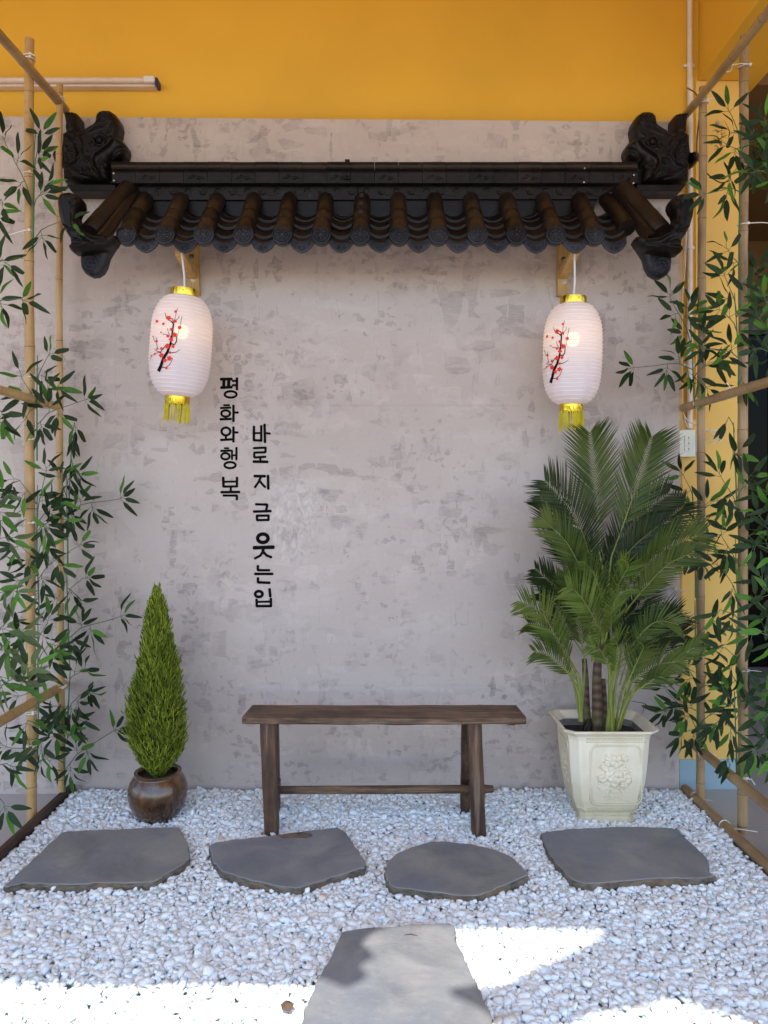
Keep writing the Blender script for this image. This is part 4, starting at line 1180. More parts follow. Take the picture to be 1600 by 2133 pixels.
# lamp-side trellis
tl = empty('bamboo_trellis', (-1.38,-.3,FLOOR_Z), 'bamboo trellis of poles and rails on the lamp side, its posts on the tiled floor', 'trellis', 'bamboo trellises flanking the bench')
YP1, YP2 = -.28, -.085
p1t = W(61,82,YP1); p1b = Vector((W(67,1712,YP1).x, YP1, FLOOR_Z+.004))
p2t = W(124,176,YP2); p2b = Vector((W(129,1650,YP2).x, YP2, FLOOR_Z+.004))
z_at = lambda py, Y: W(0,py,Y).z - FLOOR_Z
bamboo('pole', p1b, p1t, .0195, M['bamboo'], tl, [z_at(y,YP1) for y in (1640,1540,1400,1185,1042,889,725,548,373,195,130) if True], .92, seed=1)
bamboo('pole', p2b, p2t, .0150, M['bamboo'], tl, [z_at(y,YP2) for y in (1625,1510,1355,1180,1052,945,712,585,455,325,198)], .86, seed=2)
XR = -1.405
p3b = Vector((W(-24,1700,-.63).x, -.63, FLOOR_Z+.004)); bamboo('pole', p3b, p3b+Vector((0,0,3.08)), .0185, M['bamboo'], tl, None, .92, seed=21)
bamboo('rail', (XR+.035,-.02,2.925), (XR,-1.9,2.915), .0185, M['bamboo_old'], tl, None, 1.0, seed=3)
bamboo('rail', (XR+.03,-.12,1.640), (XR,-1.9,1.665), .0170, M['bamboo'], tl, None, 1.0, seed=4)
bamboo('rail', (XR+.03,-.02,.452), (XR,-1.9,.440), .0190, M['bamboo'], tl, None, 1.0, seed=5)
zt = lambda py, Y: W(0,py,Y).z
for (x_, Y, z, r, tail) in ((p1t.x,YP1,zt(118,YP1),.021,(p1t.x+.03,YP1-.02,zt(122,YP1))),(p1t.x,YP1,zt(124,YP1),.022,None),(p2t.x,YP2,zt(206,YP2),.017,(p2t.x+.03,YP2-.02,zt(207,YP2))),(p2t.x,YP2,zt(210,YP2),.018,(p2t.x-.03,YP2-.02,zt(216,YP2))),
      (p1t.x-.001,YP1,zt(361,YP1),.0185,None),(p1t.x-.003,YP1,zt(482,YP1),.0190,(p1t.x-.085,YP1-.01,zt(493,YP1))),(p1b.x+.003,YP1,zt(785,YP1),.0195,None),(p1b.x+.003,YP1,zt(824,YP1),.021,(p1b.x+.02,YP1-.03,zt(836,YP1))),(p1b.x+.003,YP1,zt(915,YP1),.0195,None),
      (p1b.x+.003,YP1,zt(1088,YP1),.0195,None),(p1b.x+.002,YP1,zt(1242,YP1),.0195,(p1b.x-.035,YP1-.02,zt(1242,YP1))),(p1b.x+.001,YP1,zt(1413,YP1),.0195,None),(p1b.x,YP1,zt(1480,YP1),.021,(p1b.x-.05,YP1-.03,zt(1484,YP1))),(p1b.x,YP1,zt(1484,YP1),.022,None),(p1b.x,YP1,zt(1552,YP1),.0195,(p1b.x-.04,YP1-.02,zt(1546,YP1))),
      (p2b.x+.002,YP2,zt(1332,YP2),.0155,(p2b.x-.03,YP2-.02,zt(1331,YP2))),(p2b.x+.002,YP2,zt(1253,YP2),.0155,None),(p2b.x+.002,YP2,zt(1430,YP2),.017,(p2b.x+.03,YP2-.02,zt(1424,YP2)))):
    tie(tl, (x_,Y,z), r, (0.05,0,1), tail, .002)
# switch-side trellis
tr_ = empty('bamboo_trellis', (1.35,-.25,FLOOR_Z), 'bamboo trellis of poles and rails in front of the yellow column and switch', 'trellis', 'bamboo trellises flanking the bench')
YA, YB = -.12, -.37
at_ = W(1465,182,YA); ab_ = Vector((W(1460,1650,YA).x, YA, FLOOR_Z+.004))
bt_ = W(1551,75,YB); bb_ = Vector((W(1548,1700,YB).x, YB, FLOOR_Z+.004))
bamboo('pole', ab_, at_, .0170, M['bamboo_old'], tr_, [z_at(y,YA) for y in (1632,1532,1456,1409,1245,1142,945,815,583,458,330,240)], .95, seed=6)
bamboo('pole', bb_, bt_, .0185, M['bamboo_old'], tr_, [z_at(y,YB) for y in (1722,1655,1596,1443,1180,1096,898,720,595,485,380,275,175,98)], .9, seed=7)
XS = 1.318
p4b = Vector((W(1628,1700,-.60).x, -.60, FLOOR_Z+.004)); bamboo('pole', p4b, p4b+Vector((0,0,3.08)), .0185, M['bamboo_old'], tr_, None, .92, seed=22)
bamboo('rail', (XS-.02,-.03,2.90), (XS+.0,-1.9,2.905), .0165, M['bamboo_old'], tr_, None, 1.0, seed=8)
bamboo('rail', (XS-.022,-.005,1.645), (XS,-1.9,1.655), .0175, M['bamboo_old'], tr_, None, 1.0, seed=9, label='bamboo rail crossing the trellis below the switch cables')
bamboo('rail', (XS+.0,-.03,.205), (XS,-1.9,.196), .0190, M['bamboo_old'], tr_, None, 1.0, seed=10)
bamboo('rail', (1.302,-.002,-.002), (1.322,-1.9,.004), .0200, M['bamboo_old'], tr_, None, 1.0, seed=11)
for (c, r, axis, tail) in (((XS-.015,YA,2.905),.0175,(0,1,0),(XS+.06,YA-.03,2.905)),((at_.x,YA,2.90),.020,(0,0,1),None),((XS-.004,YB,2.905),.0175,(0,1,0),(XS+.07,YB-.03,2.90)),((bt_.x,YB,2.905),.021,(0,0,1),None),
      ((XS-.018,-.14,1.648),.0185,(0,1,0),None),((XS-.012,-.40,1.650),.0185,(0,1,.1),(XS-.03,-.42,1.69)),((ab_.x,YA,.215),.020,(0,0,1),(ab_.x+.05,YA-.03,.19)),((XS,-.15,.203),.020,(0,1,0),None),((bb_.x,YB,.195),.023,(0,0,1),(bb_.x+.03,YB-.03,.17)),((bb_.x,YB,.190),.0235,(0,0,1),(bb_.x-.06,YB-.03,.20)),
      ((XS-.01,-.10,.0),.021,(0,1,0),(ab_.x+.03,YA-.04,.01)),((1.304,-.37,.0),.021,(0,1,0),(bb_.x+.03,YB-.05,.0)),((bb_.x,YB,zt(468,YB)),.019,(0,0,1),(bb_.x+.11,YB-.01,zt(467,YB))),((bb_.x,YB,zt(346,YB)),.019,(0,0,1),(bb_.x+.10,YB-.01,zt(344,YB))),((bb_.x,YB,zt(951,YB)),.019,(0,0,1),(bb_.x+.02,YB-.02,zt(951,YB))),
      ((bb_.x,YB,zt(1313,YB)),.019,(0,0,1),None),((bb_.x,YB,zt(1395,YB)),.019,(0,0,1),(bb_.x+.06,YB-.02,zt(1397,YB)))):
    tie(tr_, c, r, axis, tail, .002)

# ------------------------------------------------------------------ artificial bamboo sprays tied to the poles
def leaf_mesh(L, w, bend, twist, mat, cut=False, seed=0):
    rnd = random.Random(seed); n = 9
    vs = []; fs = []
    for i in range(n+1):
        t = i/n
        if cut and t > .8: t = .8
        ww = w*.5*(math.sin(math.pi*min(1,t**.72*1.0))**.62 if 0 < t < 1 else 0)
        if t < .12: ww = max(ww*.8, w*.05)
        y = t*L
        z = bend*L*t*t + .002*math.sin(t*8+seed)
        a = twist*t
        for s in (-1,0,1):
            x_ = s*ww; zz = abs(s)*ww*.28
            vs.append((x_*math.cos(a)-zz*math.sin(a)*.0, y, z + zz + x_*math.sin(a)))
    for i in range(n):
        for s in range(2): fs.append((i*3+s, i*3+s+1, (i+1)*3+s+1, (i+1)*3+s))
    mb = MB(); mb.add(vs, fs)
    return mb.mesh('leaf', mat, smooth=180)
LEAVES = {}
for key in ('leaf','leaf_bright','leaf_olive'):
    LEAVES[key] = [leaf_mesh(.081*s, .0195*w, b, tw, M[key], c, sd) for sd,(s,w,b,tw,c) in enumerate([(1,1,-.08,.1,0),(.92,1.05,-.18,.3,0),(1.06,.95,.06,-.3,0),(.85,.95,-.3,.5,0),(1.0,1.1,-.05,0,0),(.95,.85,-.4,-.4,0),(.9,1.0,-.12,.2,1)])]
LEAF_N = [0]
def place_leaf(root, p, d, key, rnd, s=1.0, flat=.75):
    d = Vector(d).normalized()
    toc = (Vector((0,-CAM_D,CAM_H))-p).normalized()
    nn = (Vector((0,-1,0))*flat + Vector((rnd.uniform(-.8,.8),rnd.uniform(-.4,.5),rnd.uniform(-.6,.8)))*.9)
    nn = (nn - d*nn.dot(d)).normalized()
    xx = d.cross(nn)
    me = rnd.choice(LEAVES[key])
    o = bpy.data.objects.new('leaf', me); C.objects.link(o); o.parent = root
    m = Matrix((xx, d, nn)).transposed().to_4x4(); m.translation = p - root.location
    o.matrix_local = m @ Matrix.Diagonal((s,s,s,1))
    LEAF_N[0] += 1
def fork(root, mb, rnd, base, dirv, reach, k, s=1.0, n=5, bright=None, hang=0.3, olive=False, wide=62):
    """short twig from base along dirv ending in a fan of n leaves"""
    dirv = Vector(dirv).normalized()
    tip = base + dirv*reach
    mid = base.lerp(tip,.5) + Vector((rnd.uniform(-.004,.004),rnd.uniform(-.006,.003),rnd.uniform(-.003,.003)))
    mb.tube([base, mid, tip], [.0014,.0012,.0011], 5)
    if bright is None: bright = rnd.randrange(n)
    side = dirv.cross(Vector((0,1,0))).normalized()
    for i in range(n):
        ang = R(-wide + 2*wide*(i/(n-1) if n > 1 else .5) + rnd.uniform(-9,9))
        back = abs(ang)/R(wide)
        b0 = base.lerp(tip, 1-.45*back)
        d = dirv*math.cos(ang) + side*math.sin(ang)
        d = d + Vector((0,rnd.uniform(-.55,.25),-hang*rnd.uniform(.2,.8)))
        d.normalize()
        b1 = b0 + d*rnd.uniform(.012,.022)
        mb.tube([b0, b1], .0009, 4)
        key = 'leaf_bright' if i == bright else ('leaf_olive' if olive and rnd.random()<.75 else 'leaf')
        place_leaf(root, b1, d, key, rnd, s*rnd.uniform(.88,1.12))
def spray(name, stem, Y, branches, label, group, seed=0, s=1.0, stem_r=.0035, olive=False):
    """stem: pixel polyline; branches: (start px, end px, dY, fork spec). forks given as (t, dx, dy, n)"""
    rnd = random.Random(seed*13+5)
    P = [W(px,py,Y) for px,py in stem]
    root = empty(name, P[0], label, 'foliage spray', group)
    mb = MB()
    mb.tube(P, [stem_r*(1-.5*i/(len(P)-1)) for i in range(len(P))], 7)
    for br in branches:
        nb = MB()
        a, e, dY = br[0], br[1], br[2]; forks = br[3]
        A = W(a[0],a[1],Y-.004); E = W(e[0],e[1],Y+dY)
        L = (E-A).length
        Mx = A.lerp(E,.25) + Vector((0,-.006,.10*L)); M2 = A.lerp(E,.65)+Vector((0,-.004,.05*L))
        pts = [A, A.lerp(Mx,.6), Mx, A.lerp(E,.45)+Vector((0,-.005,.09*L)), M2, E]
        nb.tube(pts, [.0022,.0020,.0018,.0017,.0015,.0013], 6)
        for fk in forks:
            t, dx, dy, n_ = fk[:4]
            i = min(int(t*5), 4); fr_ = t*5-i
            b = pts[i].lerp(pts[i+1], fr_)
            fork(root, nb, rnd, b, (dx, rnd.uniform(-.35,.1), -dy), rnd.uniform(.020,.032)*s, 0, s, n_, None, .25, olive, fk[4] if len(fk) > 4 else 62)
        nb.build('twig', M['twig'], root, smooth=60)
    o = mb.build('stem', M['green_plastic'], root, smooth=60)
    return root
GL = 'artificial bamboo sprays on the lamp-side poles'
GR = 'artificial bamboo sprays on the column-side poles'
NM = 'artificial_bamboo_spray'
# the standard long side branch: drooping fork near the stem, one up, one down, a fan at the tip
def LB(d=1, n=5): return [(.12,.25*d,1,5),(.48,.35*d,-1,4),(.64,.3*d,1,5),(1.0,1*d,-.35,n)]
P1Y, P2Y = YP1-.024, YP2-.020
spray(NM, [(68,525),(70,440),(70,340),(74,270)], P1Y, [((70,430),(12,300),-.02,[(.45,-.5,.7,5),(.75,.4,-.7,4),(1,-.3,-1,4)]),((70,500),(140,455),-.03,[(.35,.3,1,5,70),(1,.6,.5,3)]),((72,360),(84,290),-.02,[(.3,.8,-.3,4),(.7,.8,.2,4),(1,.2,-1,4)]),((71,430),(92,395),-.02,[(.6,.8,-.3,5),(1,.7,-.7,4)])],
      'dark bamboo leaf spray tied high on the thicker pole, beside the roof dragon head', GL, 1)
spray(NM, [(77,960),(77,880),(77,800),(78,740)], P1Y, [((78,885),(170,835),-.03,[(.1,.35,1,5),(.42,-.1,-1,5),(.62,.25,1,5),(1,1,-.2,5)]),((77,800),(98,745),-.02,[(.4,.7,.3,4),(1,.6,-.6,4)]),((76,840),(48,792),-.02,[(.5,-.9,.4,4),(1,-.3,-1,3)]),((77,850),(112,805),-.03,[(.7,.3,-.8,4),(1,.9,.3,4)]),((76,850),(60,860),-.02,[(1,-.6,.9,3)])],
      'bamboo leaf spray at the middle rail of the thicker pole, tip reaching toward the lantern', GL, 2)
spray(NM, [(142,1090),(145,1010),(149,930),(150,885)], P2Y, [((149,930),(155,880),-.02,[(1,.2,1,4,20),(.6,.2,1,4,15)]),((143,1030),(156,1005),-.03,[(.8,.8,.3,3)]),((145,980),(150,955),-.02,[(1,.1,1,4,18)])],
      'narrow folded bamboo leaf spray standing along the thin pole', GL, 3)
spray(NM, [(141,1180),(141,1110),(139,1050),(139,990)], P2Y, [((142,1070),(245,1040),.02,[(.1,.25,1,5),(.42,-.1,-1,5),(.62,.2,1,5),(1,1,-.4,5)]),((140,1040),(128,1000),-.02,[(.5,-.4,.8,4),(1,-.2,-1,4)]),((140,1010),(152,985),-.03,[(1,.6,.1,4)])],
      'bamboo leaf spray on the thin pole, long twig spreading over the plaster above the conifer', GL, 4)
spray(NM, [(76,1200),(76,1130),(77,1070),(78,1010)], P1Y, [((77,1100),(110,1050),-.03,[(.3,.5,.4,5),(.6,.6,-.2,5),(1,.9,-.4,4)]),((77,1090),(94,990),-.03,[(.5,.8,-.2,4),(1,.1,-1,4)]),((76,1050),(40,1000),-.03,[(.6,-.7,.6,4),(1,-1,-.1,3)]),((76,1060),(10,1080),-.04,[(.6,-.2,-.8,3),(1,-.8,.6,4)]),((76,1110),(122,1078),-.03,[(.6,.3,1,4),(1,.8,.3,4)])],
      'dense bamboo leaf spray at the middle of the thicker pole, overlapping the thin pole', GL, 5)
spray(NM, [(81,1290),(80,1230),(78,1170),(77,1110)], P1Y, [((81,1205),(158,1140),-.02,[(.12,.2,1,5),(.45,-.2,-1,4),(.66,.4,1,5),(1,.9,-.5,5)]),((78,1175),(44,1138),-.03,[(.5,-.3,.9,4),(1,-.8,.1,5)]),((79,1160),(98,1110),-.02,[(.6,.5,.4,5),(1,.4,-.8,4)]),((79,1200),(50,1205),-.03,[(.6,-.4,-.6,3),(1,-1,.4,4)])],
      'bamboo leaf spray on the thicker pole with one long twig rising across the thin pole', GL, 6)
spray(NM, [(143,1345),(142,1290),(140,1240),(139,1190)], P2Y, [((143,1330),(243,1287),.03,[(.1,.2,1,5),(.42,-.1,-1,5),(.6,.25,1,5),(1,1,-.4,5)]),((140,1240),(172,1205),-.02,[(.4,.3,.9,4),(1,.9,-.2,5)]),((139,1210),(124,1240),-.02,[(1,-.5,.5,4)]),((140,1225),(165,1245),-.02,[(1,.5,.8,3)])],
      'bamboo leaf spray on the thin pole reaching over to the conifer tip', GL, 7)
spray(NM, [(80,1480),(79,1400),(79,1340),(79,1290)], P1Y, [((80,1400),(112,1360),-.03,[(.3,.2,1,4),(.7,.7,-.1,5),(1,.9,-.2,5)]),((79,1340),(98,1300),-.03,[(.5,.6,.2,4),(1,.3,-1,4)]),((79,1330),(58,1318),-.03,[(1,-.8,.3,4)]),((79,1440),(48,1448),-.04,[(.5,-.2,-1,4),(1,-.8,.0,4)]),((80,1380),(104,1340),-.03,[(1,.9,.3,4)])],
      'bamboo leaf spray on the thicker pole just above the lowest rail knot', GL, 8)
spray(NM, [(141,1500),(143,1460),(146,1400),(143,1345)], P2Y, [((146,1415),(168,1400),-.02,[(.6,.2,-1,3),(1,.7,-.5,4)]),((142,1480),(176,1440),-.02,[(.3,.1,1,4),(.6,.5,.2,4),(1,.9,.1,5)]),((142,1470),(128,1480),-.02,[(.6,-.8,-.2,4),(1,-.5,1,5)]),((141,1500),(158,1490),-.03,[(1,.6,.7,4)])],
      'short bamboo leaf spray at the rail knot of the thin pole', GL, 9)
spray(NM, [(78,1582),(79,1530),(80,1480),(80,1440)], P1Y, [((78,1565),(22,1558),-.04,[(.4,-.1,-1,3),(.6,-.3,1,3),(1,-1,-.5,5)]),((79,1560),(100,1530),-.03,[(.5,.2,1,4),(1,.5,-.7,5)]),((80,1590),(98,1580),-.03,[(1,.8,.5,3)]),((79,1510),(58,1500),-.03,[(1,-.2,1,4)])],
      'lowest bamboo leaf spray on the thicker pole above the tiled floor', GL, 10)
spray(NM, [(135,1650),(135,1620),(133,1570),(134,1520)], P2Y, [((137,1602),(232,1525),.03,[(.12,.2,1,5),(.42,-.1,-1,5),(.62,.2,1,5),(1,1,-.5,5)]),((134,1560),(150,1520),-.02,[(.5,.3,-.7,4),(1,.6,-.5,4)]),((134,1590),(90,1575),-.04,[(1,-.3,.8,4)]),((134,1545),(115,1510),-.02,[(.6,-.5,.3,4),(1,-.3,-.8,4)])],
      'lowest bamboo leaf spray on the thin pole with a twig reaching behind the conifer', GL, 11)
GE = 'bamboo sprays hanging at the open end of the lamp-side trellis'
spray(NM, [(-22,640),(-20,560),(-18,480),(-15,400)], -.605, [((-18,470),(2,415),-.02,[(.5,.6,.6,4),(1,.3,1,3)]),((-18,570),(5,540),-.02,[(1,.7,.6,4),(.5,.5,-.5,4)]),((-20,640),(38,622),-.02,[(.3,.2,-.8,4),(.55,.3,1,5),(1,.9,.3,5)])],
      'bamboo leaf spray at the edge of the view near the top of the trellis', GE, 12)
spray(NM, [(-22,940),(-20,880),(-18,830)], -.605, [((-18,890),(2,855),-.02,[(.6,.5,.4,4),(1,.5,.8,4)])],
      'small bamboo leaf spray at the edge of the view below the middle rail', GE, 13)
spray(NM, [(-25,1260),(-20,1200),(-18,1120),(-15,1040)], -.605, [((-18,1080),(2,1040),-.02,[(.5,.6,.2,4),(1,.3,-.8,4)]),((-20,1130),(8,1120),-.02,[(1,.9,0,4)]),((-20,1250),(20,1228),-.03,[(.5,.1,-.9,3),(1,.8,.3,5)])],
      'bamboo leaf spray at the edge of the view beside the thicker pole at mid height', GE, 14, olive=True)
spray(NM, [(-20,1480),(-14,1420),(-8,1350),(-5,1290)], -.605, [((-10,1380),(28,1320),-.03,[(.4,.6,-.4,5),(.7,.5,.5,4),(1,.9,-.2,5)]),((-10,1420),(38,1430),-.03,[(.4,.4,.9,4),(.7,.3,-.9,5),(1,.8,-.7,5)]),((-10,1330),(20,1290),-.03,[(.5,.8,-.1,4),(1,.6,-.7,4)]),((-10,1450),(50,1400),-.04,[(1,.9,-.6,5)])],
      'faded olive bamboo leaf spray at the edge of the view above the lowest rail', GE, 15, 1.1, olive=True)
spray(NM, [(-16,1640),(-12,1600),(-10,1560)], -.605, [((-12,1600),(14,1590),-.02,[(.5,.3,-.6,4),(1,.7,.2,4)]),((-12,1650),(8,1672),-.02,[(1,.4,1,5)])],
      'bamboo leaf spray at the edge of the view hanging over the tiled floor', GE, 16)

PAY, PBY = YA-.022, YB-.024
spray(NM, [(1541,485),(1541,420),(1540,340),(1545,260)], PBY, [((1541,300),(1524,240),-.02,[(.4,-.7,-.1,4),(1,-.5,-.9,4)]),((1541,320),(1522,305),-.02,[(.6,-.3,.9,4),(1,-.9,-.4,4)]),((1541,400),(1478,402),-.03,[(.25,-.4,-.8,3),(.55,-.3,1,4,35),(1,-.8,.1,5)]),((1543,320),(1562,285),-.03,[(.5,.6,-.3,4),(1,.5,-.8,4)]),((1542,380),(1572,340),-.04,[(.3,.4,-.3,4),(.6,.8,-.2,5),(1,.8,-.5,5)]),((1541,350),(1526,360),-.03,[(1,-.5,.8,4)])],
      'tall bamboo leaf spray high on the pole before the dark room doorway', GR, 21)
spray(NM, [(1538,840),(1539,760),(1535,680),(1530,610)], PBY, [((1534,650),(1514,585),-.02,[(.5,-.7,.1,4),(1,-.4,-1,5)]),((1535,690),(1505,648),-.02,[(.6,-.3,-.8,3),(1,-.9,-.3,4)]),((1535,660),(1552,620),-.03,[(.5,.6,-.2,4),(1,.4,-.9,4)]),((1537,745),(1475,728),-.03,[(.25,-.2,-1,5),(.6,-.2,1,4),(1,-.9,.0,4)]),((1538,700),(1560,690),-.03,[(1,.8,-.3,5)]),((1539,800),(1545,785),-.02,[(1,.2,1,4,20)])],
      'bamboo leaf spray on the doorway pole above the middle rail', GR, 22)
spray(NM, [(1447,850),(1444,780),(1441,720),(1438,670)], PAY, [((1440,720),(1398,625),-.02,[(.3,-.6,.2,4),(.6,.5,-.8,4),(.8,-.8,.2,3),(1,-.3,-1,5)]),((1443,770),(1330,765),.02,[(.12,.0,1,4),(.4,-.3,-1,5),(.62,-.1,1,5),(1,-1,.1,5)]),((1440,690),(1434,650),-.02,[(.5,.5,-.3,4),(1,.1,-1,4)]),((1446,785),(1480,755),-.03,[(.3,.1,1,4),(.6,.5,-.6,5),(1,.9,-.1,5)]),((1440,740),(1458,700),-.02,[(.5,.6,.1,4),(1,.4,-.9,4)]),((1444,800),(1468,800),-.03,[(1,.6,.8,4)])],
      'bamboo leaf spray by the conduit, its long twig pointing over the plaster at the lantern', GR, 23)
spray(NM, [(1536,1090),(1534,1020),(1531,950),(1528,880)], PBY, [((1530,900),(1518,868),-.02,[(1,-.4,.9,3,20)]),((1532,960),(1526,930),-.02,[(1,.2,1,3,20),(.4,.6,-.8,3)]),((1535,1060),(1506,1000),-.03,[(.3,-.2,1,4,25),(.6,-.4,.5,4,30),(1,-.4,-.7,5,40)]),((1535,1040),(1552,1000),-.03,[(.5,.5,-.6,4),(1,.7,-.6,4)])],
      'straggly bamboo leaf spray on the doorway pole beside the switch cables', GR, 24)
spray(NM, [(1450,1160),(1446,1110),(1444,1060),(1442,1010)], PAY, [((1444,1040),(1426,995),-.02,[(.5,-.6,.4,3),(1,-.5,-.9,4)]),((1446,1085),(1484,1045),-.03,[(.4,.4,.6,4),(.7,.4,-.9,4),(1,.9,-.2,4)]),((1444,1060),(1432,1050),-.02,[(1,-.6,.7,4)])],
      'bamboo leaf spray on the conduit-side pole just below the switch', GR, 25)
spray(NM, [(1449,1245),(1449,1210),(1448,1170),(1447,1130)], PAY, [((1449,1165),(1498,1152),-.03,[(.3,.1,1,4),(.6,.3,-.8,4),(1,.9,.5,4)]),((1448,1150),(1424,1140),-.02,[(.6,-.4,1,4),(1,-.6,.8,3)])],
      'small bamboo leaf spray on the conduit-side pole at the palm frond tips', GR, 26)
spray(NM, [(1540,1310),(1537,1250),(1534,1190),(1532,1120)], PBY, [((1534,1180),(1505,1120),-.03,[(.4,-.6,.7,4),(.8,-.3,.9,4,35),(1,-.3,-1,4)]),((1537,1250),(1502,1180),-.03,[(.5,-.3,1,4,35),(1,-.6,-.3,4)]),((1534,1150),(1552,1120),-.03,[(1,.7,-.4,4)]),((1538,1290),(1500,1270),-.03,[(.5,-.2,.9,3,30),(1,-.6,.6,3,35)])],
      'bamboo leaf spray on the doorway pole level with the wire clips', GR, 27)
spray(NM, [(1538,1470),(1536,1420),(1535,1370),(1534,1320)], PBY, [((1535,1380),(1512,1350),-.03,[(.4,-.3,.9,3,30),(1,-.8,-.1,4)]),((1536,1430),(1520,1400),-.02,[(1,-.3,-.9,4,35),(.5,-.7,.4,4)]),((1536,1410),(1550,1390),-.02,[(1,.4,.8,4)]),((1537,1455),(1548,1440),-.02,[(1,.8,.2,3)])],
      'narrow-leaved bamboo spray wound along the doorway pole', GR, 28)
spray(NM, [(1456,1560),(1454,1500),(1452,1440),(1450,1380)], PAY, [((1452,1520),(1388,1440),-.02,[(.35,-.9,-.2,4),(.6,-.1,-1,5),(.8,-.9,.5,4),(1,-.5,-.9,5)]),((1450,1480),(1398,1478),-.03,[(.3,-.3,-.7,4),(.6,-.2,1,4),(1,-1,.3,5)]),((1450,1425),(1434,1395),-.02,[(.5,-.8,.2,4),(1,-.4,-.9,4)]),((1454,1522),(1424,1524),-.03,[(.4,-.2,1,4,40),(1,-.7,.8,5)]),((1456,1510),(1498,1478),-.03,[(.3,.2,.9,4),(.6,.4,-.6,4),(1,.8,.4,5)]),((1453,1440),(1474,1425),-.03,[(.5,.3,-.9,4),(1,.8,-.5,4)]),((1450,1390),(1458,1360),-.02,[(1,.3,-.9,3)])],
      'big bamboo leaf spray on the conduit-side pole right above the white planter rim', GR, 29)
spray(NM, [(1535,1630),(1534,1570),(1532,1500),(1530,1440)], PBY, [((1531,1480),(1508,1440),-.03,[(.4,-.6,.3,4,40),(.7,-.2,-.9,4,35),(1,-.4,-1,5,40)]),((1533,1530),(1500,1500),-.03,[(.5,-.1,1,4,30),(1,-.7,.6,5,40)]),((1532,1500),(1546,1470),-.02,[(1,.6,-.7,4)]),((1534,1560),(1572,1558),-.03,[(.5,.2,1,3,30),(1,.7,.8,5,40)]),((1534,1590),(1520,1570),-.02,[(1,-.3,1,4,25)])],
      'bamboo leaf spray at the foot of the doorway pole above the low rail', GR, 30)
spray(NM, [(1541,640),(1540,590),(1541,540),(1541,500)], PBY, [((1541,560),(1520,530),-.03,[(.5,-.7,.3,3),(1,-.6,-.7,4)]),((1541,600),(1566,570),-.03,[(.6,.6,-.2,4),(1,.7,-.6,4)])],
      'short bamboo leaf spray on the doorway pole between the two tall upper sprays', GR, 31)
spray(NM, [(1450,1390),(1449,1330),(1448,1280),(1448,1250)], PAY, [((1449,1330),(1474,1300),-.03,[(.5,.3,.9,4),(1,.8,-.4,4)]),((1449,1350),(1430,1320),-.03,[(.5,-.5,.8,4),(1,-.7,-.3,4)])],
      'bamboo leaf spray on the conduit-side pole behind the outer palm fronds', GR, 32)
GS = 'bamboo sprays at the open end of the column-side trellis'
for i,(x,y,l,lab) in enumerate([(1622,330,4,'dark bamboo leaf spray at the picture edge in front of the beam'),(1622,700,5,'bamboo leaf spray at the picture edge against the dim room above the middle rail'),(1620,1110,5,'bamboo leaf spray at the picture edge against the dark glass doors'),(1618,1290,5,'bright bamboo leaf spray against the lower part of the dark glass doors'),(1622,1530,4,'bamboo leaf spray at the picture edge above the shaded floor')]):
    spray(NM, [(x,y+90),(x,y+20),(x,y-60)], -.62, [((x,y+10),(x-34,y-30),-.02,[(.5,-.7,.2,4),(1,-.6,-.7,4)]),((x,y+50),(x-40,y+25),-.03,[(.4,-.1,.9,4),(.7,-.3,-.8,4),(1,-.9,.3,5)]),((x,y-30),(x-24,y-70),-.03,[(.6,-.8,.1,3),(1,-.4,-.9,4)])], lab, GS, 40+i)

# ------------------------------------------------------------------ bench
bn = empty('wooden_bench', (0,-.36,0), 'weathered dark brown wooden bench with splayed legs standing on the pebbles', 'bench')
ZS = .4435
mb = MB(); n = 26; vs = []
for i in range(n+1):
    t = i/n
    xf = -.527+1.054*t; xb = -.527+.010+1.036*t
    yf = -.470+.002*math.sin(t*17)+.0015*math.sin(t*41+1); yb = -.300+.002*math.sin(t*11+2)
    zz = .0012*math.sin(t*9)+.0008*math.sin(t*31)
    if i in (0,n): yf += .008; 
    vs += [(xf,yf,ZS+zz-.003),(xf,yf+.004,ZS+zz),(xb,yb,ZS+zz),(xb,yb,ZS-.024),(xf,yf+.003,ZS-.026+zz),(xf,yf-.001,ZS-.02+zz)]
fs = []
for i in range(n):
    for j in range(6): fs.append((i*6+j,i*6+(j+1)%6,(i+1)*6+(j+1)%6,(i+1)*6+j))
fs += [tuple(range(6)), tuple(range(n*6+5,n*6-1,-1))]
mb.add(vs, fs); mb.build('seat', M['bench_top'], bn, smooth=28, bevel=.0015)
def leg(xt0, xt1, yt, xb0, xb1, yb, dep=.052):
    mb = MB(); n = 6; vs = []
    for i in range(n+1):
        t = i/n; x0 = xt0+(xb0-xt0)*t+random.uniform(-.001,.001); x1 = xt1+(xb1-xt1)*t+random.uniform(-.001,.001); y = yt+(yb-yt)*t; z = ZS-.025 - (ZS-.025+.03)*t
        vs += [(x0,y,z),(x1,y,z),(x1,y+dep,z),(x0,y+dep,z)]
    fs = [(i*4+j,i*4+(j+1)%4,(i+1)*4+(j+1)%4,(i+1)*4+j) for i in range(n) for j in range(4)] + [(0,1,2,3),(n*4+3,n*4+2,n*4+1,n*4)]
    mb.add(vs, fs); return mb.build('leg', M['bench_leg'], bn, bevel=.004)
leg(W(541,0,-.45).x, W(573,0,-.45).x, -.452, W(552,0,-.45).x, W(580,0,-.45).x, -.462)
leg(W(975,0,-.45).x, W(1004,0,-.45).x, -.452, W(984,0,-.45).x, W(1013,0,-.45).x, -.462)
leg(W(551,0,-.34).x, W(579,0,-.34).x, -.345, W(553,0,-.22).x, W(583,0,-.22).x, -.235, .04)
leg(W(963,0,-.34).x, W(986,0,-.34).x, -.345, W(959,0,-.22).x, W(985,0,-.22).x, -.235, .04)
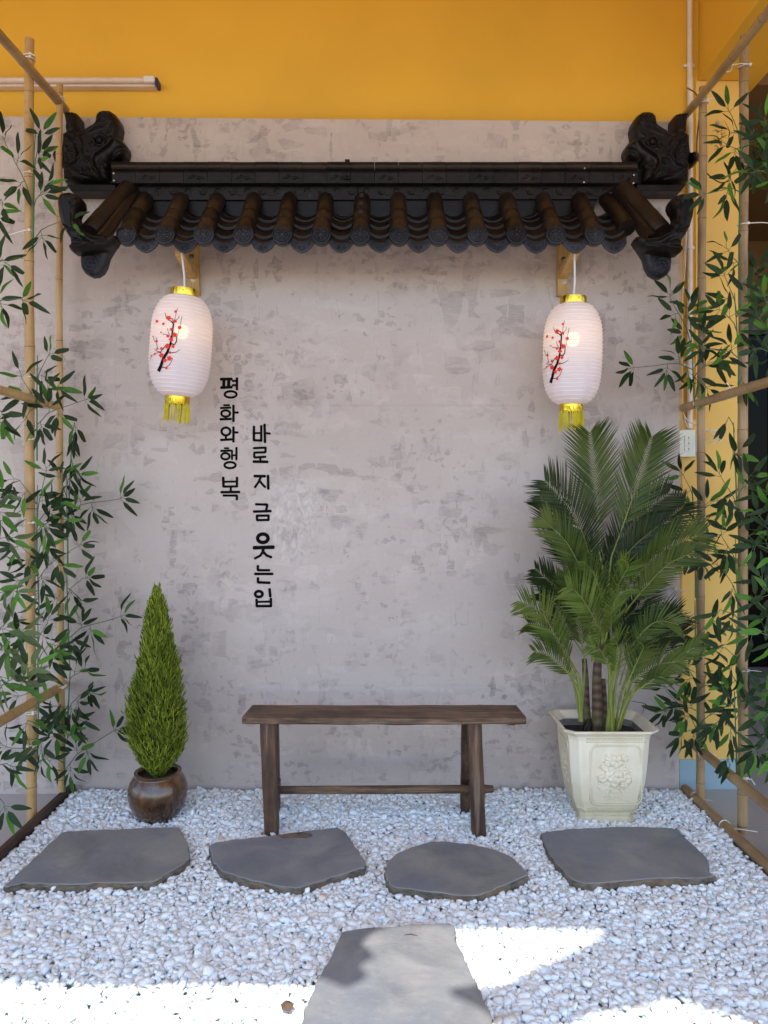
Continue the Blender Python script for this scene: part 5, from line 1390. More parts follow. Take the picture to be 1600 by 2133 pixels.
za = .126
mb = MB(); mb.tube([W(572,0,-.33)*1 if False else Vector((W(568,0,-.34).x,-.335,za-.002)), (0,-.337,za), Vector((W(1012,0,-.34).x,-.335,za+.002)), Vector((W(1028,0,-.34).x,-.335,za+.002))], [.0155,.0165,.0165,.0135], 10); mb.build('stretcher', M['bench_top'], bn, smooth=50)
for xa in (W(568,0,-.4).x, W(988,0,-.4).x):
    mb = MB(); mb.box((xa-.012,-.415,za-.026),(xa+.012,-.262,za+.018)); mb.build('cross_rail', M['bench_leg'], bn, bevel=.003)
mb = MB(); q = W(1065,0,-.44).x; mb.box((q-.012,-.45,ZS-.034),(q+.014,-.31,ZS-.0245)); mb.build('seat_batten', M['bench_leg'], bn, bevel=.002)

# ------------------------------------------------------------------ brown pot and conifer
PC = Vector((-.896,-.27,-.012))
pot = empty('clay_pot', PC, 'round brown glazed clay pot on the pebbles holding the conifer', 'pot')
mb = MB()
pr = [(0,0),(.062,0),(.075,.006),(.095,.035),(.109,.070),(.1145,.098),(.1135,.122),(.107,.146),(.097,.164),(.0905,.172),(.0885,.1755),(.0905,.181),(.0900,.187),(.083,.1895),(.076,.186),(.075,.176),(.078,.160),(.08,.14)]
mb.lathe(pr, PC, 48, wob=lambda a,i: 1+.008*math.sin(2*a+.6)+.004*math.sin(5*a+i*.4))
o = mb.build('pot_body', M['glaze'], pot, smooth=60)
mb = MB(); mb.lathe([(.079,.162),(.05,.168),(0,.172)], PC, 24, wob=lambda a,i: 1+.02*math.sin(7*a+i)); mb.build('soil', M['soil'], pot, smooth=60)
cf = empty('conifer', PC+Vector((0,0,.165)), 'bright lime green cone-shaped dwarf conifer in the brown pot', 'shrub')
base = PC+Vector((0,.0,.16)); top = W(327,1222,-.27)
mb = MB(); mb.tube([base, base.lerp(top,.5), top-Vector((0,0,.06))], [.012,.008,.003], 8); mb.build('trunk', M['sprig_brown'], cf, smooth=60)
Hc = top.z-base.z
def prof_r(t):   # t 0 bottom .. 1 tip ; half widths measured down the crown
    K = [(0,.018),(.05,.055),(.12,.098),(.20,.116),(.30,.120),(.42,.108),(.52,.090),(.62,.072),(.74,.053),(.86,.031),(.94,.016),(1,.003)]
    for (a,ra),(b,rb) in zip(K[:-1],K[1:]):
        if t <= b: return ra+(rb-ra)*(t-a)/(b-a)
    return .003
mb = MB(); rnd = random.Random(3)
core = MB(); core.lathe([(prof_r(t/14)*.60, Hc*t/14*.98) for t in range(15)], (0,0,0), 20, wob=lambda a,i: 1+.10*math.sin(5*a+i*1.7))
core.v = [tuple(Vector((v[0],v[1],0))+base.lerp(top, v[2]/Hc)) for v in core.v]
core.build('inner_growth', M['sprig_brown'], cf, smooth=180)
NS = 9000
for i in range(NS):
    t = rnd.random()**.95*.985
    # weight toward larger rings
    if rnd.random() > (prof_r(t)/.12)**.8 + .10: continue
    th = rnd.uniform(0, 2*math.pi)
    lump = 1+.10*math.sin(3*th+t*11)+.09*math.sin(7*th-t*23)+.06*math.sin(13*th+t*47)
    r = prof_r(t)*.86*lump*rnd.uniform(.58,.96)*(1.10 if rnd.random() < .06 else 1)
    ctr = base.lerp(top, t)
    rd = Vector((math.cos(th), math.sin(th), 0)); tg = Vector((-rd.y, rd.x, 0))
    up = .95+.5*t
    d = (rd*rnd.uniform(.35,.85) + Vector((0,0,up)) + tg*rnd.uniform(-.5,.5)).normalized()
    if t > .93: d = (d+Vector((0,0,1.5))).normalized()
    L = rnd.uniform(.022,.040)*(1 if t < .9 else .75)
    p = ctr+rd*r
    q = p+d*L*.5+rd*.002; e = q+(d+Vector((0,0,.35))+tg*rnd.uniform(-.35,.35)).normalized()*L*.55
    mb.tube([p,q,e],[.0018,.0023,.0014],3,False)
    if rnd.random() < .75:
        s_ = rnd.choice((-1,1)); f = q+(d+tg*s_*.8+rd*.2).normalized()*L*.42
        mb.tube([p.lerp(q,.6),f],[.0019,.0012],3,False)
    if rnd.random() < .5:
        f = q+(d+tg*rnd.uniform(-.8,.8)+rd*.5).normalized()*L*.38
        mb.tube([p.lerp(q,.85),f],[.0018,.0011],3,False)
tag(mb.build('foliage', M['sprig'], cf, smooth=180), None, kind='stuff')

# ------------------------------------------------------------------ white planter
PX, PY = .866, -.262
pl = empty('white_planter', (PX,PY,-.01), 'cream white square planter with carved flower panel, standing on the pebbles', 'planter')
def pring(hw, hd, z, ch):
    return [(PX-hw+ch,PY-hd,z),(PX+hw-ch,PY-hd,z),(PX+hw,PY-hd+ch*.9,z),(PX+hw,PY+hd-ch*.9,z),(PX+hw-ch,PY+hd,z),(PX-hw+ch,PY+hd,z),(PX-hw,PY+hd-ch*.9,z),(PX-hw,PY-hd+ch*.9,z)]
PROF = [(.373,.184,.150),(.364,.182,.148),(.356,.170,.137),(.346,.160,.128),(.330,.156,.124),(.25,.151,.119),(.16,.143,.112),(.09,.131,.101),(.062,.121,.092),(.056,.121,.092),(.040,.108,.081),(.022,.103,.077),(.008,.112,.085),(-.02,.112,.085)]
def pside(z):
    for (za_,wa,da),(zb_,wb,db) in zip(PROF[:-1],PROF[1:]):
        if z >= zb_: 
            t = (za_-z)/(za_-zb_) if za_ != zb_ else 0
            t = max(0,t); return wa+(wb-wa)*t, da+(db-da)*t
    return PROF[-1][1], PROF[-1][2]
mb = MB(); vs = []; fs = []
for (z,hw,hd) in PROF: vs += pring(hw,hd,z,hw*.20)
for i in range(len(PROF)-1):
    for j in range(8): fs.append((i*8+j,i*8+(j+1)%8,(i+1)*8+(j+1)%8,(i+1)*8+j))
fs.append(tuple(range((len(PROF)-1)*8,len(PROF)*8)))
mb.add(vs, fs); 
# inner lip
mi = [(.373,.184,.150),(.372,.172,.139),(.345,.150,.118),(.290,.144,.112)]
vs = []; fs = []
for (z,hw,hd) in mi: vs += pring(hw,hd,z,hw*.20)
for i in range(len(mi)-1):
    for j in range(8): fs.append((i*8+j,i*8+(j+1)%8,(i+1)*8+(j+1)%8,(i+1)*8+j))
mb.add(vs, fs, 0)
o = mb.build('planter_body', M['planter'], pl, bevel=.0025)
mb = MB(); mb.add(pring(.146,.114,.318,.03), [tuple(range(8))]); mb.build('soil', M['soil'], pl)
mb = MB(); vs = []; fs = []
for (z,hw,hd) in [(.344,.1495,.1175),(.30,.1445,.1125)]: vs += pring(hw,hd,z,hw*.20)
for j in range(8): fs.append((j,(j+1)%8,8+(j+1)%8,8+j))
mb.add(vs, fs); mb.build('inner_face', M['planter_in'], pl)
def F(X_, Y_, lift=.0):      # crop coordinates of the front panel -> point on the planter's front face
    px = 1040+X_/2.398; py = 860+Y_/2.398; d = 2.82
    for _ in range(3):
        z = CAM_H-(py-HY)*d/FPX; hw, hd = pside(z); d = CAM_D+PY-hd
    return Vector(((px-HX)*d/FPX, PY-hd-lift, z))
def ftube(pts, r, lift=0, n=6, mb_=None):
    mb_.tube([F(x,y,lift) for x,y in pts], r, n)
fr = MB()
def notch(x0,y0,x1,y1,c):
    return [(x0+c,y0),(x1-c,y0),(x1-c*.3,y0+c*.3),(x1,y0+c),(x1,y1-c),(x1-c*.3,y1-c*.3),(x1-c,y1),(x0+c,y1),(x0+c*.3,y1-c*.3),(x0,y1-c),(x0,y0+c),(x0+c*.3,y0+c*.3),(x0+c,y0)]
ftube(notch(455,1658,712,1957,32), .0042, 0, 6, fr); ftube(notch(464,1667,703,1948,26), .0026, 0, 6, fr)
fr.build('panel_frame', M['planter'], pl, smooth=60)
kb_ = MB()
for y0, y1, x0, x1 in ((1626,1645,432,735),(1976,1998,438,700)):
    ftube([(x0,y0),(x1,y0)], .0013, 0, 5, kb_); ftube([(x0,y1),(x1,y1)], .0013, 0, 5, kb_)
    x = x0+6
    while x < x1-24:
        ftube([(x,y1-4),(x,y0+5),(x+18,y0+5),(x+18,y1-8),(x+8,y1-8)], .0011, 0, 4, kb_); x += 26
ftube([(438,2010),(698,2010)], .0018, 0, 5, kb_)
kb_.build('key_border', M['planter_groove'], pl, smooth=60)
fw = MB(); rnd = random.Random(5)
def flower(cx_, cy_, r):
    for i in range(5):
        a = i*1.2566+rnd.uniform(0,.5); c = F(cx_+r*.62*math.cos(a), cy_+r*.62*math.sin(a), .001)
        fw.sphere(c, r*.0042*.10*1.15, 1, .55, 1, 8, 5) if False else fw.sphere(c, r/2.398*.001815*.66, 1, .95, 1, 8, 5)
    fw.sphere(F(cx_,cy_,.003), r/2.398*.001815*.34, 1, .7, 1, 7, 5)
for (x,y,r) in ((582,1742,30),(548,1722,18),(625,1722,16),(610,1760,17),(545,1750,16),(550,1815,24),(592,1822,26),(635,1828,22),(515,1825,20),(600,1788,20),(565,1782,16),(625,1790,17),(575,1850,18),(620,1855,16)): flower(x,y,r)
for pts in ([(505,1755),(512,1778),(535,1790),(556,1800)],[(660,1775),(650,1795),(630,1802)],[(490,1812),(500,1838),(525,1850),(550,1862)],[(492,1868),(505,1880),(530,1878),(548,1868)],[(662,1830),(655,1850),(640,1862),(622,1880),(640,1892),(648,1878)],
            [(545,1908),(550,1882),(575,1868),(600,1876),(612,1900)],[(535,1905),(560,1915),(590,1915),(615,1902)],[(530,1725),(540,1712),(555,1708)],[(640,1720),(650,1732),(640,1745)],[(555,1885),(575,1895),(598,1888)],[(572,1765),(578,1800),(580,1860)]):
    ftube(pts, .0036, 0, 6, fw)
for (x,y) in ((530,1918),(545,1928),(562,1922),(580,1930),(598,1920),(612,1926),(600,1912),(552,1912)): fw.sphere(F(x,y,.001), .0042, 1.3, .6, 1, 8, 5)
for (x,y,a) in ((500,1770,1.0),(655,1790,2.2),(640,1870,.4),(500,1850,2.6),(650,1845,1.4),(520,1740,.6),(560,1700,1.2),(615,1705,2.0)):
    c = F(x,y,.0); fw.tube([c+Vector((-.007*math.cos(a),0,-.007*math.sin(a))), c+Vector((0,-.003,0)), c+Vector((.008*math.cos(a),0,.008*math.sin(a)))], [.001,.0038,.001], 6)
fw.build('flower_relief', M['planter'], pl, smooth=60)
# side panel relief
sd = MB()
def Sd(v, z, lift=0):
    hw, hd = pside(z); return Vector((PX-hw-lift, PY+v*hd*.7, z))
sd.tube([Sd(v,z) for v,z in ((-.8,.31),(.8,.31),(.9,.30),(.85,.09),(.7,.08),(-.7,.08),(-.85,.09),(-.9,.30),(-.8,.31))], .0024, 6)
for i in range(16): sd.sphere(Sd(rnd.uniform(-.4,.4), rnd.uniform(.12,.27), .001), rnd.uniform(.005,.009), .5, 1, 1, 7, 5)
sd.build('side_relief', M['planter'], pl, smooth=60)

# ------------------------------------------------------------------ palm
pm = empty('palm', (PX,PY,.318), 'areca palm with arching green fronds and ringed canes growing in the white planter', 'palm')
PK = 2.398
def cp(X_, Y_, Y): return W(1040+X_/PK, 860+Y_/PK, Y)
def bez(pts, n):
    out = []
    P = [pts[0]]+pts+[pts[-1]]
    m = len(pts)-1
    for i in range(m):
        p0,p1,p2,p3 = P[i],P[i+1],P[i+2],P[i+3]
        for s in range(n):
            t = s/n; out.append(.5*((2*p1)+(p2-p0)*t+(2*p0-5*p1+4*p2-p3)*t*t+(3*p1-p0-3*p2+p3)*t**3))
    out.append(pts[-1]); return out
def frond(pts, L, mat, seed, start=.08, tilt=0.0, droop=.25, fwd=.62, roll=0.0, w=.0078):
    rnd = random.Random(seed)
    P = bez([cp(*p) for p in pts], 10); n = len(P)
    mb = MB(); mb.tube(P, [.0024*(1-.8*i/(n-1))+.0005 for i in range(n)], 6)
    rb = mb.build('frond', M['rachis'], pm, smooth=60)
    cum = [0]
    for a,b in zip(P[:-1],P[1:]): cum.append(cum[-1]+(b-a).length)
    tot = cum[-1]; sp = .0092
    lf = MB(); s = tot*start; side = 1
    nrm0 = Vector((roll,-1,tilt)).normalized()
    while s < tot*.995:
        i = max(j for j in range(n-1) if cum[j] <= s); f = (s-cum[i])/(cum[i+1]-cum[i])
        p = P[i].lerp(P[i+1], f); tg = (P[min(i+1,n-1)]-P[max(i-1,0)]).normalized()
        u = (s/tot-start)/(1-start)
        nn = (nrm0-tg*nrm0.dot(tg)).normalized(); sdv = tg.cross(nn)
        ln = L*(math.sin(math.pi*(.10+.80*u))**.55)*rnd.uniform(.90,1.06)*(1 if u < .9 else .75)
        for side in (-1,1):
            if rnd.random() < .03: continue
            fw_ = fwd+.55*u+rnd.uniform(-.06,.06)
            d = (tg*fw_ + sdv*side + nn*(.22+rnd.uniform(-.10,.10))).normalized()
            pts_ = [p]; dd = d.copy(); q = p.copy(); m = 4
            for k in range(m):
                q = q+dd*ln/m; pts_.append(q.copy()); dd = (dd+Vector((0,0,-droop*(.25+.5*k/m)))*rnd.uniform(.5,1.2)+tg*.03).normalized()
            wv = d.cross(nn).normalized(); ws = [.35,1,.95,.6,.06]
            vs = []
            tw = rnd.uniform(-.5,.5)
            wv = (wv*math.cos(tw)+nn*math.sin(tw))
            for k in range(m+1):
                vs += [pts_[k]-wv*w*.5*ws[k], pts_[k]+nn*w*.16*ws[k], pts_[k]+wv*w*.5*ws[k]]
            fs = []
            for k in range(m): fs += [(3*k,3*k+1,3*k+4,3*k+3),(3*k+1,3*k+2,3*k+5,3*k+4)]
            lf.add(vs, fs)
        s += sp*(1+.25*rnd.random())
    return tag(lf.build('leaflets', M[mat], rb, smooth=180), None, kind='stuff')
yb, yf = -.16, -.40
FR = [ # points (crop x, crop y, depth), leaflet length, material
 ([(500,700,-.25),(490,450,-.20),(465,220,-.20),(452,95,-.24)], .135, 'palm_mid', .24),
 ([(560,720,-.27),(640,500,-.24),(715,270,-.24),(765,110,-.30)], .140, 'palm_mid', .24),
 ([(485,870,-.28),(430,640,-.30),(360,490,-.32),(225,335,-.36)], .130, 'palm_dark', .22),
 ([(440,860,-.22),(330,700,-.20),(270,520,-.20),(205,420,-.24)], .110, 'palm_dark', .22),
 ([(540,820,-.24),(610,640,-.20),(720,500,-.20),(850,400,-.24)], .120, 'palm_dark', .22),
 ([(620,900,-.30),(720,780,-.34),(850,670,-.38),(1020,600,-.44)], .115, 'palm_mid', .12),
 ([(600,880,-.20),(700,680,-.18),(820,560,-.18),(930,450,-.22)], .115, 'palm_dark', .15),
 ([(560,920,-.34),(610,830,-.40),(645,760,-.44),(610,730,-.48)], .070, 'palm_light', .15),
 ([(530,1150,-.36),(470,1020,-.44),(400,910,-.48),(340,870,-.52)], .115, 'palm_light', .1),
 ([(560,1120,-.36),(562,1010,-.42),(585,930,-.46),(640,880,-.50)], .085, 'palm_light', .12),
 ([(380,1330,-.30),(300,1150,-.34),(210,1000,-.38),(100,940,-.44)], .100, 'palm_light', .3),
 ([(400,1350,-.28),(320,1180,-.26),(230,1080,-.26),(140,1050,-.30)], .095, 'palm_mid', .3),
 ([(400,1380,-.32),(320,1270,-.36),(250,1210,-.38),(170,1190,-.42)], .080, 'palm_mid', .3),
 ([(560,1380,-.40),(590,1240,-.46),(590,1160,-.50),(570,1120,-.54)], .090, 'palm_light', .3),
 ([(600,1360,-.34),(660,1190,-.34),(760,1060,-.34),(890,1000,-.38)], .115, 'palm_dark', .25),
 ([(610,1380,-.28),(700,1230,-.26),(800,1130,-.26),(930,1110,-.30)], .110, 'palm_dark', .25),
 ([(600,1400,-.38),(700,1310,-.42),(790,1260,-.44),(900,1240,-.48)], .085, 'palm_mid', .25),
 ([(460,1100,-.24),(350,950,-.22),(260,850,-.22),(180,780,-.26)], .090, 'palm_dark', .2),
 ([(630,1000,-.26),(700,900,-.28),(750,850,-.30),(795,825,-.34)], .070, 'palm_mid', .35),
 ([(430,1250,-.24),(400,1080,-.22),(370,940,-.22),(330,800,-.26)], .095, 'palm_mid', .2),
 ([(500,1050,-.20),(520,880,-.16),(545,760,-.16),(590,640,-.20)], .115, 'palm_dark', .1),
 ([(470,980,-.18),(430,830,-.15),(400,700,-.15),(380,620,-.18)], .105, 'palm_dark', .1),
 ([(600,1180,-.20),(660,1040,-.17),(700,960,-.17),(740,900,-.20)], .100, 'palm_dark', .1),
 ([(620,1400,-.42),(690,1240,-.46),(720,1170,-.50),(690,1140,-.54)], .075, 'palm_mid', .3),
 ([(480,1120,-.30),(430,1000,-.34),(390,900,-.36),(320,790,-.38)], .085, 'palm_mid', .2),
 ([(650,1300,-.20),(740,1180,-.17),(820,1060,-.17),(860,1000,-.18)], .085, 'palm_dark', .2),
 ([(540,900,-.26),(600,760,-.25),(680,660,-.25),(800,560,-.28)], .105, 'palm_dark', .1),
 ([(470,900,-.30),(400,760,-.33),(330,640,-.35),(215,530,-.38)], .100, 'palm_mid', .15),
 ([(640,980,-.32),(740,860,-.36),(840,760,-.40),(960,700,-.44)], .085, 'palm_mid', .15),
 ([(520,1000,-.34),(500,880,-.38),(470,800,-.40),(420,740,-.44)], .085, 'palm_mid', .1),
 ([(640,1200,-.38),(720,1090,-.40),(800,1040,-.42),(900,1060,-.46)], .080, 'palm_mid', .2),
 ([(420,1200,-.20),(340,1080,-.18),(280,960,-.18),(200,900,-.20)], .085, 'palm_dark', .2),
 ([(520,1250,-.20),(560,1130,-.18),(620,1040,-.18),(680,980,-.20)], .10, 'palm_dark', .1),
 ([(560,1330,-.44),(530,1230,-.48),(500,1180,-.52),(440,1160,-.56)], .070, 'palm_light', .3),
 ([(650,1420,-.40),(740,1350,-.43),(800,1320,-.45),(850,1340,-.47)], .065, 'palm_mid', .3),
 ([(600,1450,-.36),(680,1370,-.38),(780,1300,-.38),(1030,1130,-.40)], .060, 'palm_light', .35),
]
for i,(p,L,mt,stt) in enumerate(FR):
    rr_ = random.Random(i)
    frond(p, L*1.36, mt, i, stt, rr_.uniform(-.1,.5), rr_.uniform(.08,.24), rr_.uniform(.85,1.15), rr_.uniform(-.4,.4))
# canes and stalks
def stalk(pts, r0, r1, mat, name='stalk', n=8):
    P = bez([cp(*p) for p in pts], 6); mb = MB(); k = len(P)
    mb.tube(P, [r0+(r1-r0)*i/(k-1) for i in range(k)], n); return mb.build(name, M[mat], pm, smooth=60)
stalk([(492,1600,-.26),(490,1480,-.26),(488,1350,-.26),(492,1240,-.26),(505,1150,-.26)], .023, .014, 'cane', 'cane', 14)
stalk([(445,1600,-.22),(436,1480,-.20),(432,1340,-.20),(425,1230,-.20)], .018, .010, 'cane', 'cane', 12)
stalk([(520,1600,-.20),(525,1450,-.18),(520,1330,-.18)], .014, .009, 'cane', 'cane', 12)
for i,(p,r0,r1) in enumerate([([(408,1540,-.30),(404,1440,-.30),(390,1300,-.30),(378,1330,-.30)],.010,.004),([(544,1590,-.33),(552,1480,-.34),(556,1380,-.38)],.0125,.004),([(470,1240,-.26),(480,1050,-.27),(485,870,-.28),(470,800,-.28)],.009,.004),
     ([(500,1180,-.26),(495,1000,-.26),(520,820,-.26),(500,700,-.25)],.008,.0035),([(510,1180,-.26),(530,980,-.27),(545,850,-.27),(560,720,-.27)],.008,.0035),([(570,1590,-.32),(575,1450,-.34),(590,1300,-.36),(600,1240,-.40)],.006,.003),
     ([(580,1590,-.30),(600,1450,-.32),(640,1300,-.33),(660,1190,-.34)],.006,.003),([(590,1590,-.28),(620,1460,-.28),(680,1300,-.27),(700,1230,-.26)],.006,.003),([(590,1580,-.34),(630,1450,-.36),(680,1360,-.40),(700,1310,-.42)],.005,.003),
     ([(600,1580,-.30),(650,1440,-.32),(720,1340,-.36),(780,1300,-.38)],.005,.0025),([(565,1595,-.36),(560,1480,-.38),(556,1400,-.40),(585,1240,-.46)],.0055,.003),([(400,1500,-.31),(380,1380,-.32),(330,1220,-.33),(300,1150,-.34)],.006,.003),
     ([(410,1500,-.28),(412,1380,-.28),(380,1280,-.27),(320,1180,-.26)],.006,.003),([(404,1520,-.32),(395,1400,-.33),(350,1310,-.35),(320,1270,-.36)],.005,.003),([(550,1500,-.34),(552,1300,-.35),(545,1200,-.36),(530,1150,-.36)],.007,.0035),
     ([(555,1500,-.34),(565,1300,-.35),(562,1120,-.36)],.006,.003),([(415,1480,-.24),(425,1330,-.24),(430,1250,-.24)],.006,.003),([(560,1480,-.24),(600,1250,-.22),(610,1180,-.20)],.006,.003),([(500,1200,-.22),(500,1120,-.21),(500,1050,-.20)],.006,.003),
     ([(520,1200,-.26),(560,1000,-.28),(620,900,-.30)],.006,.003),([(520,1150,-.24),(560,980,-.22),(600,880,-.20)],.006,.003),([(470,1200,-.24),(450,1000,-.22),(440,860,-.22)],.006,.003),([(590,1590,-.28),(610,1500,-.27),(650,1300,-.20)],.005,.003)]):
    stalk(p, r0, r1, 'rachis')
tb = MB(); rnd = random.Random(8)
for i in range(26):
    a = rnd.uniform(0,6.28); c = cp(470+rnd.uniform(-30,30),1590,-.25+rnd.uniform(-.02,.02)); c.z = .32
    e = c+Vector((math.cos(a)*.03, math.sin(a)*.03, -.004)); tb.tube([c+Vector((0,0,.05)), c+Vector((math.cos(a)*.018,math.sin(a)*.018,.03)), e], [.004,.004,.002], 5)
tb.build('roots', M['sprig_brown'], pm, smooth=60)
mb = MB(); mb.tube([cp(660,1440,-.33),cp(720,1450,-.33),cp(755,1470,-.34)], .0014, 5)
for (x,y) in ((722,1475),(735,1480),(748,1478),(715,1500)): mb.tube([cp(730,1455,-.33), cp(x,y,-.335)], .0012, 4)
mb.build('withered_stalk', M['sprig_brown'], pm, smooth=60)

# ------------------------------------------------------------------ stepping stones
def rough_outline(poly, z, seed, sub=5, amp=.0035):
    rnd = random.Random(seed); P = [G(px,py,z) for px,py in poly]; out = []; n = len(P)
    for i in range(n):
        p0,p1,p2,p3 = P[i-1],P[i],P[(i+1)%n],P[(i+2)%n]
        for s in range(sub):
            t = s/sub
            lin = p1.lerp(p2,t); cr = .5*((2*p1)+(p2-p0)*t+(2*p0-5*p1+4*p2-p3)*t*t+(3*p1-p0-3*p2+p3)*t**3)
            q = lin.lerp(cr,.45); out.append(Vector((q.x+rnd.uniform(-amp,amp), q.y+rnd.uniform(-amp,amp), z)))
    return out
STONES = [
 ([(7,1847),(25,1829),(70,1787),(125,1736),(140,1731),(240,1727),(367,1722),(375,1727),(391,1762),(393,1789),(362,1812),(314,1837),(220,1838),(125,1842),(60,1838)], .026, 'largest stepping stone, a grey slate slab in front of the brown pot'),
 ([(436,1762),(452,1753),(520,1745),(590,1737),(632,1731),(700,1724),(717,1730),(737,1757),(760,1795),(758,1806),(690,1828),(625,1848),(600,1848),(525,1833),(465,1814),(447,1796)], .026, 'blue-grey chipped stepping stone in front of the bench leg nearer the conifer'),
 ([(805,1798),(829,1775),(898,1752),(970,1756),(1031,1770),(1067,1785),(1097,1816),(1094,1824),(1021,1856),(977,1866),(890,1856),(818,1846),(804,1826)], .026, 'roundest stepping stone, in front of the bench leg nearer the planter'),
 ([(1128,1736),(1149,1730),(1205,1725),(1292,1722),(1400,1724),(1441,1757),(1474,1790),(1478,1816),(1491,1825),(1430,1829),(1369,1829),(1226,1840),(1185,1827),(1144,1777)], .026, 'grey slate stepping stone at the foot of the white planter'),
 ([(716,1938),(819,1928),(881,1924),(928,1921),(947,1930),(951,1960),(981,2024),(1006,2074),(1028,2130),(1050,2200),(1030,2330),(880,2400),(700,2390),(600,2330),(600,2210),(628,2133),(637,2092),(659,2046),(687,1992)], .030, 'sunlit stepping stone nearest the viewer, crossed by a jagged shadow'),
]
stone_polys = []
for i,(poly,z,lab) in enumerate(STONES):
    pts = rough_outline(poly, z, i)
    c = sum(pts, Vector())/len(pts)
    stone_polys.append(np.array([(p.x,p.y) for p in pts]))
    root = empty('stepping_stone', (c.x,c.y,0), lab, 'stepping stone', 'slate stepping stones')
    bm = bmesh.new(); rnd = random.Random(50+i)
    top = [bm.verts.new((p.x,p.y,z-.0022)) for p in pts]
    inn = [bm.verts.new((c.x+(p.x-c.x)*.982, c.y+(p.y-c.y)*.982, z)) for p in pts]
    f = bm.faces.new(inn)
    rings = [inn, top]
    for dz, gr in ((.010,1.006),(.020,1.003),(.045,.99)):
        rings.append([bm.verts.new((c.x+(p.x-c.x)*(gr+rnd.uniform(-.006,.006)), c.y+(p.y-c.y)*(gr+rnd.uniform(-.006,.006)), z-dz+rnd.uniform(-.002,.002))) for p in pts])
    n = len(pts)
    for a, b in zip(rings[:-1], rings[1:]):
        for j in range(n):
            ff = bm.faces.new((a[j],a[(j+1)%n],b[(j+1)%n],b[j]))
            if a is not rings[0]: ff.material_index = 1
    bmesh.ops.triangulate(bm, faces=[f])
    tf = [q for q in bm.faces if all(v in set(inn) for v in q.verts)]
    for v in bm.verts: v.co -= root.location
    bmesh.ops.recalc_face_normals(bm, faces=bm.faces)
    me = bpy.data.meshes.new('slab'); bm.to_mesh(me); bm.free()
    me.materials.append(M['slate']); me.materials.append(M['slate_edge'])
    o = bpy.data.objects.new('slab', me); C.objects.link(o); o.parent = root
    sd_ = o.modifiers.new('edge','BEVEL'); sd_.width = .0015; sd_.segments = 2; sd_.limit_method = 'ANGLE'; sd_.angle_limit = R(40)
    if i == 1:   # the chipped hollow along its back edge
        ch = MB(); P = [G(x,y,z+.0006) for x,y in ((578,1740),(600,1736),(625,1733),(648,1735),(652,1741),(640,1746),(612,1745),(590,1747))]
        cc = sum(P, Vector())/len(P); ch.add([(p.x,p.y,z+.0006) for p in P]+[(cc.x,cc.y,z+.0009)], [(k,(k+1)%8,8) for k in range(8)]); ch.build('chipped_patch', M['slate_edge'], root)
dl = MB(); p = G(599,2099,.016)
dl.add([p+Vector((-.012,-.012,.004)),p+Vector((.008,-.016,.0)),p+Vector((.016,.002,.008)),p+Vector((.004,.018,.004)),p+Vector((-.006,.012,.010)),p+Vector((-.018,.008,.002)),p+Vector((0,0,.012))], [(0,1,6),(1,2,6),(2,3,6),(3,4,6),(4,5,6),(5,0,6)])
tag(dl.build('dry_leaf', M['dry_leaf'], None, loc=p), 'small crumpled brown dry leaf on the sunlit pebbles', 'leaf')
dt = MB(); dt.tube([G(843,1947,.032),G(856,1945,.034),G(870,1949,.032)], [.0008,.0014,.0006], 5)
tag(dt.build('dry_twig', M['dry_leaf'], None, loc=G(856,1947,.031)), 'tiny dry brown twig lying on the sunlit stepping stone', 'twig')

# ------------------------------------------------------------------ pebbles: one countless mass
def ico(sub):
    bm = bmesh.new(); bmesh.ops.create_icosphere(bm, subdivisions=sub, radius=1)
    v = np.array([x.co[:] for x in bm.verts]); f = np.array([[q.index for q in x.verts] for x in bm.faces]); bm.free(); return v, f
rng = np.random.default_rng(11)
IV, IF = ico(2)
def low_sphere():
    vs = [(0,0,1)]; fs = []
    for i in range(1,4):
        for j in range(8):
            th = math.pi*i/4; an = 2*math.pi*(j+.5*(i%2))/8; vs.append((math.sin(th)*math.cos(an), math.sin(th)*math.sin(an), math.cos(th)))
    vs.append((0,0,-1))
    for j in range(8):
        k = (j+1)%8
        fs += [(0,1+j,1+k),(1+j,9+j,9+k),(1+j,9+k,1+k),(9+j,17+j,17+k),(9+j,17+k,9+k),(25,17+k,17+j)]
    return np.array(vs), np.array(fs)
LV, LF = low_sphere()
def deform(bv, seed):
    rg = np.random.default_rng(100+seed)
    d = bv/np.linalg.norm(bv, axis=1)[:,None]
    pw = rg.uniform(1.9, 3.8)
    rad = (np.abs(d)**pw).sum(1)**(-1/pw)
    for _ in range(4):
        k_ = rg.normal(size=3); k_ /= np.linalg.norm(k_); rad = rad*(1+.12*np.sin(d@k_*rg.uniform(1.5,4)+rg.uniform(0,6)))
    for _ in range(rg.integers(2,7)):
        k_ = rg.normal(size=3); k_ /= np.linalg.norm(k_); c_ = rg.uniform(.60,.90); pr_ = (d*rad[:,None])@k_
        rad = np.where(pr_ > c_, rad*(c_/np.maximum(pr_,1e-6))**.8, rad)
    return d*rad[:,None]
X0, X1, Y0, Y1 = -1.338, 1.292, -1.97, -.004
pts = []
def lay(sp_, z0, zj, keep=1.0, smin=.6, smax=1.25):
    nx = int((X1-X0)/sp_); ny = int((Y1-Y0)/(sp_*.866))
    gx, gy = np.meshgrid(np.arange(nx), np.arange(ny))
    x = X0+sp_*(gx+.5*(gy%2))+rng.normal(0,sp_*.25,gx.shape); y = Y0+sp_*.866*gy+rng.normal(0,sp_*.25,gx.shape)
    x = x.ravel(); y = y.ravel(); m = rng.random(len(x)) < keep
    x, y = x[m], y[m]
    s = np.clip(rng.lognormal(-.12,.30,len(x)), smin, smax*1.25)
    z = z0+rng.normal(0,zj,len(x))
    pts.append(np.stack([x,y,z,s],1))
